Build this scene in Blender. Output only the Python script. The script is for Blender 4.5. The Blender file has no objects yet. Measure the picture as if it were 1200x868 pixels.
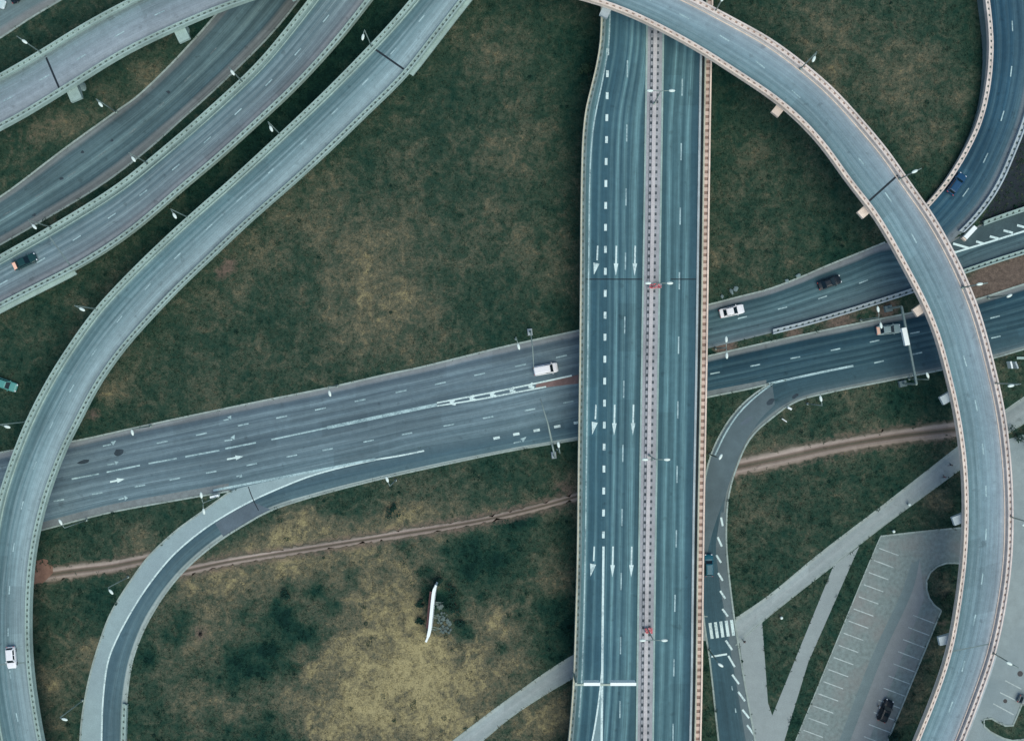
import bpy, bmesh, math, random
import numpy as np
from mathutils import Vector, Matrix

random.seed(7)
rng = np.random.default_rng(7)
scene = bpy.context.scene
COL = scene.collection

# ------------------------------------------------------------------ camera, sky, sun, exposure
CAM_Z = 210.0
cam_d = bpy.data.cameras.new("camera")
cam_d.sensor_fit = 'HORIZONTAL'
cam_d.angle_x = 2 * math.atan(100.0 / CAM_Z)
cam_d.clip_start = 1.0
cam_d.clip_end = 20000.0
cam = bpy.data.objects.new("camera", cam_d)
cam.location = (0, 0, CAM_Z)
COL.objects.link(cam)
scene.camera = cam

SUN_EL, SUN_AZ = 60.0, 148.0            # azimuth clockwise from +Y (picture top)
world = bpy.data.worlds.new("World")
scene.world = world
world.use_nodes = True
wn = world.node_tree
wn.nodes.clear()
w_out = wn.nodes.new('ShaderNodeOutputWorld')
w_bg = wn.nodes.new('ShaderNodeBackground')
w_sky = wn.nodes.new('ShaderNodeTexSky')
w_sky.sky_type = 'NISHITA'
w_sky.sun_disc = False
w_sky.sun_elevation = math.radians(SUN_EL)
w_sky.sun_rotation = math.radians(SUN_AZ)
w_sky.air_density = 1.0
w_sky.dust_density = 1.2
w_bg.inputs['Strength'].default_value = 0.105
wn.links.new(w_sky.outputs['Color'], w_bg.inputs['Color'])
wn.links.new(w_bg.outputs['Background'], w_out.inputs['Surface'])

sun_d = bpy.data.lights.new("sun", 'SUN')
sun_d.energy = 1.5
sun_d.angle = math.radians(50)
sun_d.color = (1.0, 0.96, 0.80)
sun = bpy.data.objects.new("sun", sun_d)
sv = Vector((math.sin(math.radians(SUN_AZ)) * math.cos(math.radians(SUN_EL)),
             math.cos(math.radians(SUN_AZ)) * math.cos(math.radians(SUN_EL)),
             math.sin(math.radians(SUN_EL))))
sun.rotation_euler = sv.to_track_quat('Z', 'Y').to_euler()
sun.location = sv * 150
COL.objects.link(sun)

scene.view_settings.view_transform = 'Standard'
scene.view_settings.look = 'None'
scene.view_settings.gamma = 1.0
scene.view_settings.exposure = 0.6
scene.view_settings.use_curve_mapping = False

# ------------------------------------------------------------------ survey grid -> metres
def W(px, py, z=0.0):
    k = (CAM_Z - z) / CAM_Z / 6.0
    return np.array([(px - 600.0) * k, (434.0 - py) * k, z])

def Wdir(dx, dy):
    v = Vector((dx, -dy, 0)); v.normalize(); return v

def catmull(pts, per=14):
    p = np.array(pts, float)
    if len(p) < 3:
        return np.array([p[0] + (p[-1] - p[0]) * t for t in np.linspace(0, 1, per)])
    p = np.vstack([2 * p[0] - p[1], p, 2 * p[-1] - p[-2]])
    out = []
    for i in range(1, len(p) - 2):
        p0, p1, p2, p3 = p[i - 1], p[i], p[i + 1], p[i + 2]
        t0 = 0; t1 = np.linalg.norm(p1 - p0) ** .5; t2 = t1 + np.linalg.norm(p2 - p1) ** .5; t3 = t2 + np.linalg.norm(p3 - p2) ** .5
        for t in np.linspace(t1, t2, per, endpoint=False):
            A1 = (t1 - t) / (t1 - t0) * p0 + (t - t0) / (t1 - t0) * p1
            A2 = (t2 - t) / (t2 - t1) * p1 + (t - t1) / (t2 - t1) * p2
            A3 = (t3 - t) / (t3 - t2) * p2 + (t - t2) / (t3 - t2) * p3
            B1 = (t2 - t) / (t2 - t0) * A1 + (t - t0) / (t2 - t0) * A2
            B2 = (t3 - t) / (t3 - t1) * A2 + (t - t1) / (t3 - t1) * A3
            out.append((t2 - t) / (t2 - t1) * B1 + (t - t1) / (t2 - t1) * B2)
    out.append(p[-2])
    return np.array(out)

def arclen(p):
    return np.concatenate([[0], np.cumsum(np.linalg.norm(np.diff(p, axis=0), axis=1))])

def resample(p, n):
    s = arclen(p)
    q = np.linspace(0, s[-1], n)
    return np.stack([np.interp(q, s, p[:, k]) for k in range(p.shape[1])], 1)

def smooth1(p, it=3):
    p = p.copy()
    for _ in range(it):
        p[1:-1] = .25 * p[:-2] + .5 * p[1:-1] + .25 * p[2:]
    return p

# ------------------------------------------------------------------ mesh builder
class MB:
    def __init__(s):
        s.v = []; s.f = []; s.uv = []; s.mi = []
    def vert(s, p):
        s.v.append((float(p[0]), float(p[1]), float(p[2]))); return len(s.v) - 1
    def face(s, idx, uv=None, mi=0):
        s.f.append(tuple(idx)); s.uv.append(uv); s.mi.append(mi)
    def quad(s, a, b, c, d, uv=None, mi=0):
        i = [s.vert(q) for q in (a, b, c, d)]
        s.face(i, uv, mi)
    def poly(s, pts, mi=0):
        s.face([s.vert(q) for q in pts], None, mi)
    def box(s, c, size, rz=0.0, taper=1.0, mi=0, ax=None):
        hx, hy, hz = size[0] / 2, size[1] / 2, size[2] / 2
        cs, sn = math.cos(rz), math.sin(rz)
        idx = []
        for z, t in ((-hz, 1.0), (hz, taper)):
            for x, y in ((-hx, -hy), (hx, -hy), (hx, hy), (-hx, hy)):
                x2, y2 = x * t, y * t
                idx.append(s.vert((c[0] + x2 * cs - y2 * sn, c[1] + x2 * sn + y2 * cs, c[2] + z)))
        a = idx
        for f in ((a[3], a[2], a[1], a[0]), (a[4], a[5], a[6], a[7]), (a[0], a[1], a[5], a[4]),
                  (a[1], a[2], a[6], a[5]), (a[2], a[3], a[7], a[6]), (a[3], a[0], a[4], a[7])):
            s.face(f, None, mi)
    def tube(s, pts, radii, n=8, cap=True, mi=0):
        pts = [Vector(p) for p in pts]
        if not hasattr(radii, '__len__'): radii = [radii] * len(pts)
        rings = []
        for i, p in enumerate(pts):
            d = (pts[min(i + 1, len(pts) - 1)] - pts[max(i - 1, 0)]).normalized()
            up = Vector((0, 0, 1)) if abs(d.z) < .9 else Vector((1, 0, 0))
            a = d.cross(up).normalized(); b = d.cross(a).normalized()
            rings.append([s.vert(p + (a * math.cos(2 * math.pi * k / n) + b * math.sin(2 * math.pi * k / n)) * radii[i]) for k in range(n)])
        for i in range(len(rings) - 1):
            for k in range(n):
                s.face((rings[i][k], rings[i][(k + 1) % n], rings[i + 1][(k + 1) % n], rings[i + 1][k]), None, mi)
        if cap:
            s.face(rings[0][::-1], None, mi); s.face(rings[-1], None, mi)
    def ellipsoid(s, c, r, rz=0, nu=10, nv=6, mi=0):
        cs, sn = math.cos(rz), math.sin(rz)
        rows = []
        for j in range(1, nv):
            th = math.pi * j / nv
            row = []
            for k in range(nu):
                ph = 2 * math.pi * k / nu
                x, y, z = r[0] * math.sin(th) * math.cos(ph), r[1] * math.sin(th) * math.sin(ph), r[2] * math.cos(th)
                row.append(s.vert((c[0] + x * cs - y * sn, c[1] + x * sn + y * cs, c[2] + z)))
            rows.append(row)
        t = s.vert((c[0], c[1], c[2] + r[2])); b = s.vert((c[0], c[1], c[2] - r[2]))
        for k in range(nu):
            s.face((t, rows[0][k], rows[0][(k + 1) % nu]), None, mi)
            s.face((b, rows[-1][(k + 1) % nu], rows[-1][k]), None, mi)
        for j in range(len(rows) - 1):
            for k in range(nu):
                s.face((rows[j][k], rows[j + 1][k], rows[j + 1][(k + 1) % nu], rows[j][(k + 1) % nu]), None, mi)
    def loft(s, rings, cap=True, closed=True, mi=0):
        ids = [[s.vert(p) for p in r] for r in rings]
        n = len(ids[0])
        for i in range(len(ids) - 1):
            for k in range(n if closed else n - 1):
                s.face((ids[i][k], ids[i][(k + 1) % n], ids[i + 1][(k + 1) % n], ids[i + 1][k]), None, mi[i] if hasattr(mi, '__len__') else mi)
        if cap:
            e = mi[0] if hasattr(mi, '__len__') else mi
            s.face(ids[0][::-1], None, e); s.face(ids[-1], None, e)
    def build(s, name, mats, parent=None, smooth=False, local=False):
        """local: the coordinates are already in the parent's own space"""
        me = bpy.data.meshes.new(name)
        off = Vector((0, 0, 0))
        if parent is not None and not local:
            p = parent
            while p is not None:
                off += p.location; p = p.parent
        me.from_pydata([(a - off.x, b - off.y, c - off.z) for a, b, c in s.v], [], s.f)
        if any(u is not None for u in s.uv):
            uvl = me.uv_layers.new(name="UVMap")
            k = 0
            for f, u in zip(s.f, s.uv):
                for j in range(len(f)):
                    if u is not None: uvl.data[k].uv = u[j]
                    k += 1
        if not isinstance(mats, (list, tuple)): mats = [mats]
        for m in mats: me.materials.append(m)
        if len(mats) > 1:
            me.polygons.foreach_set('material_index', s.mi)
        if smooth:
            me.polygons.foreach_set('use_smooth', [True] * len(me.polygons))
        me.update()
        o = bpy.data.objects.new(name, me)
        COL.objects.link(o)
        if parent is not None: o.parent = parent
        return o

def recalc(o):
    bm = bmesh.new(); bm.from_mesh(o.data)
    bmesh.ops.recalc_face_normals(bm, faces=bm.faces[:])
    bm.to_mesh(o.data); bm.free()
    return o

def thing(name, label, cat, loc=(0, 0, 0), rz=0.0, group=None):
    o = bpy.data.objects.new(name, None)
    o.empty_display_size = .5
    o.location = Vector([float(c) for c in loc]); o.rotation_euler = (0, 0, rz)
    COL.objects.link(o)
    tag(o, label, cat, group)
    return o

def tag(o, label, cat, group=None):
    o['label'] = label; o['category'] = cat
    if group: o['group'] = group
    return o

def struct(o, label=None, cat=None):
    o['kind'] = 'structure'
    if label: o['label'] = label; o['category'] = cat
    return o

# ------------------------------------------------------------------ materials
def newmat(name):
    m = bpy.data.materials.new(name); m.use_nodes = True
    nt = m.node_tree
    b = nt.nodes['Principled BSDF']
    return m, nt, b

def N(nt, t, **kw):
    n = nt.nodes.new(t)
    for k, v in kw.items():
        if k.startswith('i_'):
            n.inputs[k[2:].replace('_', ' ')].default_value = v
        else:
            setattr(n, k, v)
    return n

def noise(nt, vec, scale, detail=3.0, rough=.55, dist=0.0):
    n = N(nt, 'ShaderNodeTexNoise')
    n.inputs['Scale'].default_value = scale; n.inputs['Detail'].default_value = detail
    n.inputs['Roughness'].default_value = rough; n.inputs['Distortion'].default_value = dist
    if vec is not None: nt.links.new(vec, n.inputs['Vector'])
    return n.outputs['Fac']

def math_(nt, op, a, b=None, clamp=False):
    n = N(nt, 'ShaderNodeMath', operation=op); n.use_clamp = clamp
    for i, x in enumerate((a, b)):
        if x is None: continue
        if isinstance(x, (int, float)): n.inputs[i].default_value = x
        else: nt.links.new(x, n.inputs[i])
    return n.outputs[0]

def maprange(nt, x, a, b, c, d):
    n = N(nt, 'ShaderNodeMapRange')
    nt.links.new(x, n.inputs['Value'])
    for k, v in zip(('From Min', 'From Max', 'To Min', 'To Max'), (a, b, c, d)): n.inputs[k].default_value = v
    return n.outputs['Result']

def ramp(nt, x, stops, interp='LINEAR'):
    n = N(nt, 'ShaderNodeValToRGB')
    cr = n.color_ramp; cr.interpolation = interp
    while len(cr.elements) < len(stops): cr.elements.new(.5)
    for e, (p, c) in zip(cr.elements, stops):
        e.position = p
    for e, (p, c) in zip(cr.elements, stops):
        e.color = (c[0], c[1], c[2], 1) if hasattr(c, '__len__') else (c, c, c, 1)
    nt.links.new(x, n.inputs['Fac'])
    return n.outputs['Color']

def mix(nt, fac, a, b, mode='MIX'):
    n = N(nt, 'ShaderNodeMix', data_type='RGBA', blend_type=mode)
    for i, x in ((0, fac), (6, a), (7, b)):
        if isinstance(x, (int, float)): n.inputs[i].default_value = x
        elif isinstance(x, (tuple, list)): n.inputs[i].default_value = (x[0], x[1], x[2], 1)
        else: nt.links.new(x, n.inputs[i])
    return n.outputs[2]

def objpos(nt):
    return N(nt, 'ShaderNodeNewGeometry').outputs['Position']

def weathered(name, c, rough=.85, var=.25, scale=1.2, dark=None, bump=0.0):
    """a surface with stains and grain in its own colour"""
    m, nt, b = newmat(name)
    pos = objpos(nt)
    n1 = noise(nt, pos, scale, 4)
    n2 = noise(nt, pos, scale * .12, 3)
    n3 = noise(nt, pos, 9.0, 2)
    col = mix(nt, maprange(nt, n1, .3, .7, 0, 1), tuple(x * (1 - var) for x in c), tuple(min(1, x * (1 + var)) for x in c))
    col = mix(nt, maprange(nt, n2, .45, .75, 0, .7), col, dark if dark else tuple(x * .6 for x in c))
    col = mix(nt, 1.0, col, ramp(nt, n3, [(.3, .8), (.7, 1.15)]), 'MULTIPLY')
    nt.links.new(col, b.inputs['Base Color'])
    b.inputs['Roughness'].default_value = rough
    b.inputs['Specular IOR Level'].default_value = .25
    if bump:
        bp = N(nt, 'ShaderNodeBump'); bp.inputs['Strength'].default_value = bump
        nt.links.new(n3, bp.inputs['Height']); nt.links.new(bp.outputs[0], b.inputs['Normal'])
    return m

def plain(name, c, rough=.5, metal=0.0, spec=.5, emit=None):
    m, nt, b = newmat(name)
    n = noise(nt, objpos(nt), 6.0, 2)
    col = mix(nt, n, tuple(x * .9 for x in c), tuple(min(1, x * 1.08) for x in c))
    nt.links.new(col, b.inputs['Base Color'])
    b.inputs['Roughness'].default_value = rough
    b.inputs['Metallic'].default_value = metal
    b.inputs['Specular IOR Level'].default_value = spec
    if emit:
        b.inputs['Emission Color'].default_value = (*emit[:3], 1); b.inputs['Emission Strength'].default_value = emit[3]
    return m

def asphalt(name, stops, wear=(), wear_col=None, width=9.0, streak=.35, patch=.25, wear_amt=.7):
    """tarmac: tone across the carriageway (v), worn wheel lines, long streaks, patches, grain"""
    m, nt, b = newmat(name)
    uvn = N(nt, 'ShaderNodeUVMap'); uvn.uv_map = 'UVMap'
    sep = N(nt, 'ShaderNodeSeparateXYZ'); nt.links.new(uvn.outputs[0], sep.inputs[0])
    u, v = sep.outputs[0], sep.outputs[1]
    pos = objpos(nt)
    wob = math_(nt, 'MULTIPLY', math_(nt, 'SUBTRACT', noise(nt, pos, .12, 2), .5), .035)
    v2 = math_(nt, 'ADD', v, wob)
    col = ramp(nt, v2, stops)
    cb = N(nt, 'ShaderNodeCombineXYZ')
    nt.links.new(math_(nt, 'MULTIPLY', u, .018), cb.inputs[0]); nt.links.new(math_(nt, 'MULTIPLY', v, width * 1.3), cb.inputs[1])
    st = noise(nt, cb.outputs[0], 1.0, 4, .6)
    cb2 = N(nt, 'ShaderNodeCombineXYZ')
    nt.links.new(math_(nt, 'MULTIPLY', u, .08), cb2.inputs[0]); nt.links.new(math_(nt, 'MULTIPLY', v, width * 4.5), cb2.inputs[1])
    st2 = noise(nt, cb2.outputs[0], 1.0, 3, .6)
    if wear:
        mask = ramp(nt, v, wear)
        brk = maprange(nt, st2, .35, .65, .45, 1.0)
        col = mix(nt, math_(nt, 'MULTIPLY', math_(nt, 'MULTIPLY', mask, brk), wear_amt), col, wear_col)
    col = mix(nt, 1.0, col, ramp(nt, st, [(.25, 1 - streak), (.75, 1 + streak)]), 'MULTIPLY')
    col = mix(nt, 1.0, col, ramp(nt, st2, [(.3, 1 - streak * .45), (.7, 1 + streak * .45)]), 'MULTIPLY')
    # repaired rectangles and darker spots
    cb3 = N(nt, 'ShaderNodeCombineXYZ')
    nt.links.new(math_(nt, 'FLOOR', math_(nt, 'ADD', math_(nt, 'MULTIPLY', u, .11), math_(nt, 'MULTIPLY', math_(nt, 'FLOOR', math_(nt, 'MULTIPLY', v, max(2, width / 3.6))), .37))), cb3.inputs[0])
    nt.links.new(math_(nt, 'FLOOR', math_(nt, 'MULTIPLY', v, max(2, width / 3.6))), cb3.inputs[1])
    wh = N(nt, 'ShaderNodeTexWhiteNoise', noise_dimensions='2D'); nt.links.new(cb3.outputs[0], wh.inputs['Vector'])
    col = mix(nt, 1.0, col, ramp(nt, wh.outputs['Value'], [(0, .86), (.08, .9), (.1, .97), (.5, 1.0), (.93, 1.03), (.95, 1.1), (1, 1.12)]), 'MULTIPLY')
    spot = noise(nt, pos, .55, 2, .5)
    col = mix(nt, 1.0, col, ramp(nt, spot, [(0, .7), (.27, .78), (.34, 1.0), (1, 1.0)]), 'MULTIPLY')
    big = noise(nt, pos, .05, 3)
    col = mix(nt, 1.0, col, ramp(nt, big, [(.3, 1 - patch), (.7, 1 + patch)]), 'MULTIPLY')
    mid = noise(nt, pos, .9, 4, .65)
    col = mix(nt, 1.0, col, ramp(nt, mid, [(.25, .88), (.75, 1.12)]), 'MULTIPLY')
    gr = noise(nt, pos, 7.0, 3, .7)
    col = mix(nt, 1.0, col, ramp(nt, gr, [(.25, .8), (.75, 1.2)]), 'MULTIPLY')
    nt.links.new(col, b.inputs['Base Color'])
    b.inputs['Roughness'].default_value = .88
    b.inputs['Specular IOR Level'].default_value = .2
    return m

def paintmat(name, c, under, wear=.45):
    m, nt, b = newmat(name)
    pos = objpos(nt)
    n = noise(nt, pos, 3.5, 4, .7); n2 = noise(nt, pos, .35, 2)
    f = maprange(nt, math_(nt, 'ADD', math_(nt, 'MULTIPLY', n, .6), math_(nt, 'MULTIPLY', n2, .4)), wear - .1, wear + .12, 0, 1)
    nt.links.new(mix(nt, f, under, c), b.inputs['Base Color'])
    b.inputs['Roughness'].default_value = .7; b.inputs['Specular IOR Level'].default_value = .2
    return m

def lin(r, g, b_, k=1.0):
    f = lambda x: ((x / 255 + .055) / 1.055) ** 2.4 if x > 10 else x / 255 / 12.92
    return (f(r) * k, f(g) * k, f(b_) * k * .93)

C_TEAL = lin(48, 84, 98); C_TEAL2 = lin(62, 98, 110); C_WEAR = lin(98, 134, 142)
M_white = paintmat("road_paint", lin(206, 228, 230), lin(96, 122, 132), .40)
M_worn = paintmat("worn_road_paint", lin(172, 200, 206), lin(96, 122, 132), .46)
M_conc = weathered("pale_green_concrete", lin(152, 176, 174), var=.12, scale=.9)
M_conc_dk = weathered("grey_concrete", lin(112, 132, 136), var=.15)
M_pink = weathered("pinkish_concrete", lin(216, 206, 202), var=.12, scale=.9)
M_tan = weathered("tan_concrete", lin(222, 207, 196), var=.15, scale=.8)
M_pale = weathered("pale_concrete", lin(168, 182, 190), var=.1)
M_dark = weathered("dark_gutter", lin(52, 62, 66), var=.2)
M_gap = weathered("rail_opening", lin(98, 116, 116), var=.15)
M_gapw = weathered("warm_rail_opening", lin(164, 144, 138), var=.15)
M_cap = weathered("pier_concrete", lin(176, 158, 142), var=.15)
M_kerb = weathered("kerb_stone", lin(150, 166, 164), var=.18, scale=2.0)
M_joint = plain("joint_rubber", lin(36, 46, 54), .8, spec=.2)
M_path = asphalt("path_paving", [(0, lin(150, 162, 160)), (.12, lin(146, 158, 158)), (.2, lin(138, 151, 154)), (.5, lin(144, 155, 158)), (.85, lin(136, 149, 152)), (1, lin(146, 158, 158))], width=4, streak=.08, patch=.08)
M_pathpoly = weathered("path_paving_plain", lin(142, 154, 157), var=.06, scale=.7, dark=lin(130, 142, 146))
M_lot = weathered("parking_tarmac", lin(120, 135, 136), var=.2, scale=1.4, dark=lin(132, 130, 130))
M_lotlane = weathered("parking_lane_tarmac", lin(112, 130, 134), var=.08, scale=.6, dark=lin(106, 122, 128))
M_dirt = weathered("packed_dirt", lin(126, 112, 106), var=.22, scale=.9, dark=lin(88, 74, 68), bump=.3)
M_redsoil = weathered("reddish_soil", lin(132, 104, 92), var=.25, scale=.9, dark=lin(80, 64, 60), bump=.3)
M_slate = weathered("dark_gravel", lin(38, 48, 56), var=.25, scale=.6)
M_metal = plain("galvanised_steel", lin(132, 150, 148), .45, .3)
M_lamp = plain("lamp_head_white", lin(212, 228, 226), .4)
M_lens = plain("lamp_lens", lin(190, 200, 196), .15)
M_sign = plain("sign_white", lin(232, 242, 246), .5)
M_signblue = plain("sign_blue", lin(24, 70, 130), .5)
M_tyre = plain("tyre_rubber", (.012, .012, .014), .8, spec=.2)
M_rim = plain("wheel_alloy", (.35, .37, .39), .35, .7)
M_glass = plain("car_glass", (.005, .016, .022), .12, spec=.3)
M_head = plain("headlight_glass", (.75, .8, .82), .15)
M_tail = plain("taillight_red", (.55, .06, .05), .25)
M_plast = plain("black_plastic", (.02, .022, .025), .6)
M_wood = plain("dark_wood", (.03, .025, .02), .9)

# ------------------------------------------------------------------ road ribbons
class Road:
    def __init__(s, L, R, z=0.0, axis=None, step=2.0):
        Lp, Rp = catmull(L), catmull(R)
        if axis is not None:
            k = 'xy'.index(axis)
            for P in (Lp, Rp):
                if P[0, k] > P[-1, k]: P[:] = P[::-1]
            a = max(Lp[0, k], Rp[0, k]); b = min(Lp[-1, k], Rp[-1, k])
            n = max(8, int(abs(b - a) / 6.0 / step))
            q = np.linspace(a, b, n)
            f = lambda P: np.stack([np.interp(q, P[:, k], P[:, 0]) if k == 1 else q, q if k == 1 else np.interp(q, P[:, k], P[:, 1])], 1)
            Lp, Rp = f(Lp), f(Rp)
        else:
            n = max(8, int(arclen((resample(Lp, 60) + resample(Rp, 60)) / 2)[-1] / 6.0 / step))
            Lp, Rp = smooth1(resample(Lp, n)), smooth1(resample(Rp, n))
        s.n = n
        s.pm = (Lp + Rp) / 2
        if callable(z): zz = np.array([z(*((Lp[i] + Rp[i]) / 2)) for i in range(n)])
        else: zz = np.full(n, float(z))
        s.z = zz
        s.L = np.array([W(*Lp[i], zz[i]) for i in range(n)])
        s.R = np.array([W(*Rp[i], zz[i]) for i in range(n)])
        s.mid = (s.L + s.R) / 2
        s.s = arclen(s.mid)
        s.w = np.linalg.norm(s.R - s.L, axis=1)
        s.len = s.s[-1]
    def at(s, d, v, dz=0.0):
        L = np.array([np.interp(d, s.s, s.L[:, k]) for k in range(3)])
        R = np.array([np.interp(d, s.s, s.R[:, k]) for k in range(3)])
        p = L * (1 - v) + R * v
        p[2] += dz
        return p
    def width(s, d): return float(np.interp(d, s.s, s.w))
    def tangent(s, d):
        a, b = s.at(max(0, d - 1), .5), s.at(min(s.len, d + 1), .5)
        t = b - a
        return t / np.linalg.norm(t)
    def nearest(s, px, py, z=None):
        q = np.linspace(0, s.len, s.n * 4)
        e = np.hypot(np.interp(q, s.s, s.pm[:, 0]) - px, np.interp(q, s.s, s.pm[:, 1]) - py)
        return float(q[e.argmin()])
    def outline(s):
        return np.vstack([s.L[:, :2], s.R[::-1, :2]])
    def grid(s, d0=None, d1=None, step=2.0):
        d0 = 0 if d0 is None else d0; d1 = s.len if d1 is None else d1
        return np.linspace(d0, d1, max(2, int((d1 - d0) / step) + 1))

def v_of(road, d, m, side):
    """fraction across for m metres in from the left (0) / right (1) edge"""
    x = m / road.width(d)
    return x if side == 0 else 1 - x

def sheet(road, v0, v1, dz, name, mat, parent=None, d0=None, d1=None, nv=6, local=False):
    mb = MB()
    ds = road.grid(d0, d1)
    f0 = v0 if callable(v0) else (lambda d: v0)
    f1 = v1 if callable(v1) else (lambda d: v1)
    ids = []
    for d in ds:
        ids.append([(mb.vert(road.at(d, f0(d) + (f1(d) - f0(d)) * k / nv, dz)), (d, f0(d) + (f1(d) - f0(d)) * k / nv)) for k in range(nv + 1)])
    for i in range(len(ds) - 1):
        for k in range(nv):
            q = (ids[i][k], ids[i][k + 1], ids[i + 1][k + 1], ids[i + 1][k])
            mb.face([x[0] for x in q][::-1], [x[1] for x in q][::-1])
    o = mb.build(name, mat, parent)
    if o.data.polygons and o.data.polygons[0].normal.z < 0:
        o.data.flip_normals()
    return o

def bar(mb, road, side, m0, m1, z0, z1, d0=None, d1=None, step=1.5):
    """a box-section strip along one edge of a road"""
    rings = []
    for d in road.grid(d0, d1, step):
        a, b = v_of(road, d, m0, side), v_of(road, d, m1, side)
        rings.append([road.at(d, a, z0), road.at(d, b, z0), road.at(d, b, z1), road.at(d, a, z1)])
    mb.loft(rings)

def castellated(mb, road, side, m0, m1, lo, hi, d0, d1, pitch, hole):
    """one strip whose top steps up and down: solid ties with a row of openings between them"""
    rings = []; mi = []
    d = d0; up = True
    def ring(q, z):
        a, b = v_of(road, q, m0, side), v_of(road, q, m1, side)
        return [road.at(q, a, lo - .1), road.at(q, b, lo - .1), road.at(q, b, z), road.at(q, a, z)]
    while d < d1:
        e = min(d1, d + (pitch - hole if up else hole)); z = hi if up else lo
        rings += [ring(d, z), ring(e, z)]; mi += [0 if up else 1, 0]
        d = e; up = not up
        if d1 - d < .05: break
    mb.loft(rings, mi=mi)

def rail(road, side, parent, mat_o, mat_i, d0=None, d1=None, m=0.0, pitch=1.1, gap=.42, hole=.5, z0=0.0, dark=None, ow=.28, iw=.26, tie=None):
    """parapet beam, inner beam and the infill strip with a row of openings between them"""
    d0 = 0 if d0 is None else d0; d1 = road.len if d1 is None else d1
    mb = MB(); bar(mb, road, side, m + .02, m + ow + .02, z0 - .1, z0 + .95, d0, d1)
    recalc(mb.build('parapet', mat_o, parent))
    mb = MB(); bar(mb, road, side, m + ow + .03 + gap, m + ow + .03 + gap + iw, z0 - .05, z0 + .74, d0, d1)
    recalc(mb.build('guard_rail', mat_i, parent))
    mb = MB(); castellated(mb, road, side, m + ow + .025, m + ow + .025 + gap, z0 + .54, z0 + .66, d0, d1, pitch, hole)
    recalc(mb.build('rail_infill', [tie or mat_i, dark or M_gap], parent))

def deck(road, parent, mat, thick=1.7):
    mb = MB(); rings = []
    prof = [(0, -.004), (1, -.004), (1, -.4), (.8, -.55), (.7, -thick), (.3, -thick), (.2, -.55), (0, -.4)]
    for d in road.grid(step=2.5):
        rings.append([road.at(d, v, dz) for v, dz in prof])
    mb.loft(rings)
    return recalc(mb.build('deck', mat, parent))

def joint(road, parent, px, py, v0, v1, mat=None, w=.38, z=None):
    d = road.nearest(px, py, z)
    mb = MB()
    mb.loft([[road.at(d - w / 2, v, .004), road.at(d + w / 2, v, .004), road.at(d + w / 2, v, .016), road.at(d - w / 2, v, .016)] for v in np.linspace(v0, v1, 6)])
    return recalc(mb.build('expansion_joint', mat or M_joint, parent))

def pier(road, parent, d, over=(1.0, 1.0), capw=1.6, thick=1.7, cap_mat=None, cols=1, capdrop=.55, shift=0.0, cr=.9):
    """hammerhead pier: cross cap under the girder and column(s) to the ground; over: reach past the left and right edge"""
    z = road.at(d, .5)[2]
    L, R = road.at(d, 0), road.at(d, 1)
    across = Vector(R - L); wd = across.length; across.normalize()
    along = Vector((-across.y, across.x, 0))
    c = Vector((L + R) / 2)
    a0, a1 = -wd / 2 - over[0], wd / 2 + over[1]
    mb = MB(); rings = []
    ztop = z - capdrop
    for x, dep in ((a0, .8), (a0 * .45 + shift, 2.0), (shift, 2.2), (a1 * .45 + shift, 2.0), (a1, .8)):
        p = c + across * x
        rings.append([(p + along * s_ * capw / 2 + Vector((0, 0, zz - z))) for s_, zz in ((-1, ztop), (1, ztop), (1, ztop - dep), (-1, ztop - dep))])
    mb.loft(rings)
    recalc(mb.build('pier_cap', cap_mat or M_cap, parent))
    xs = [shift] if cols == 1 else np.linspace(-wd * .36, wd * .36, cols)
    for x in xs:
        mb = MB(); p = c + across * float(x)
        rings = []
        for zz, k in ((0 - .2, 1.15), (.3, 1.0), (ztop - 2.6, 1.0), (ztop - 1.5, 1.35)):
            rings.append([(p.x + across.x * a * k + along.x * b_ * k, p.y + across.y * a * k + along.y * b_ * k, zz)
                          for a, b_ in [(cr * math.cos(t), .62 * math.sin(t)) for t in np.linspace(0, 2 * math.pi, 14, endpoint=False)]])
        mb.loft(rings)
        recalc(mb.build('column', cap_mat or M_cap, parent))

def strip(pts, w, z, mb, spl=True):
    """painted line along surveyed points at height z"""
    p = catmull(pts, 8) if spl and len(pts) > 2 else np.array(pts, float)
    n = max(2, int(arclen(p)[-1] / 10) + 1)
    p = resample(p, n)
    q = np.array([W(a[0], a[1], z(a[0], a[1]) if callable(z) else z) for a in p])
    t = np.gradient(q, axis=0); t /= np.linalg.norm(t, axis=1)[:, None]
    nr = np.stack([-t[:, 1], t[:, 0], np.zeros(n)], 1) * w / 2
    ids = [(mb.vert(q[i] + nr[i]), mb.vert(q[i] - nr[i])) for i in range(n)]
    for i in range(n - 1):
        mb.face((ids[i][0], ids[i][1], ids[i + 1][1], ids[i + 1][0]))

def dashes(path, z, mb, length, w, pitch=None, phase=0.0, spl=True):
    """pitch None: one dash centred on every point, else a run along the path (survey units)"""
    if pitch is None:
        P = np.array(path, float)
        for i, c in enumerate(P):
            t = P[min(i + 1, len(P) - 1)] - P[max(i - 1, 0)]
            t /= np.linalg.norm(t)
            strip([c - t * length / 2, c + t * length / 2], w, z, mb, False)
    else:
        P = catmull(path, 10); s_ = arclen(P)
        d = phase
        while d < s_[-1] - length:
            a = [np.interp(d, s_, P[:, k]) for k in (0, 1)]; b = [np.interp(d + length, s_, P[:, k]) for k in (0, 1)]
            strip([a, b], w, z, mb, False)
            d += pitch

def flip_up(o):
    me = o.data
    bm = bmesh.new(); bm.from_mesh(me)
    for f in bm.faces:
        if f.normal.z < 0: f.normal_flip()
    bm.to_mesh(me); bm.free()
    return o

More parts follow.
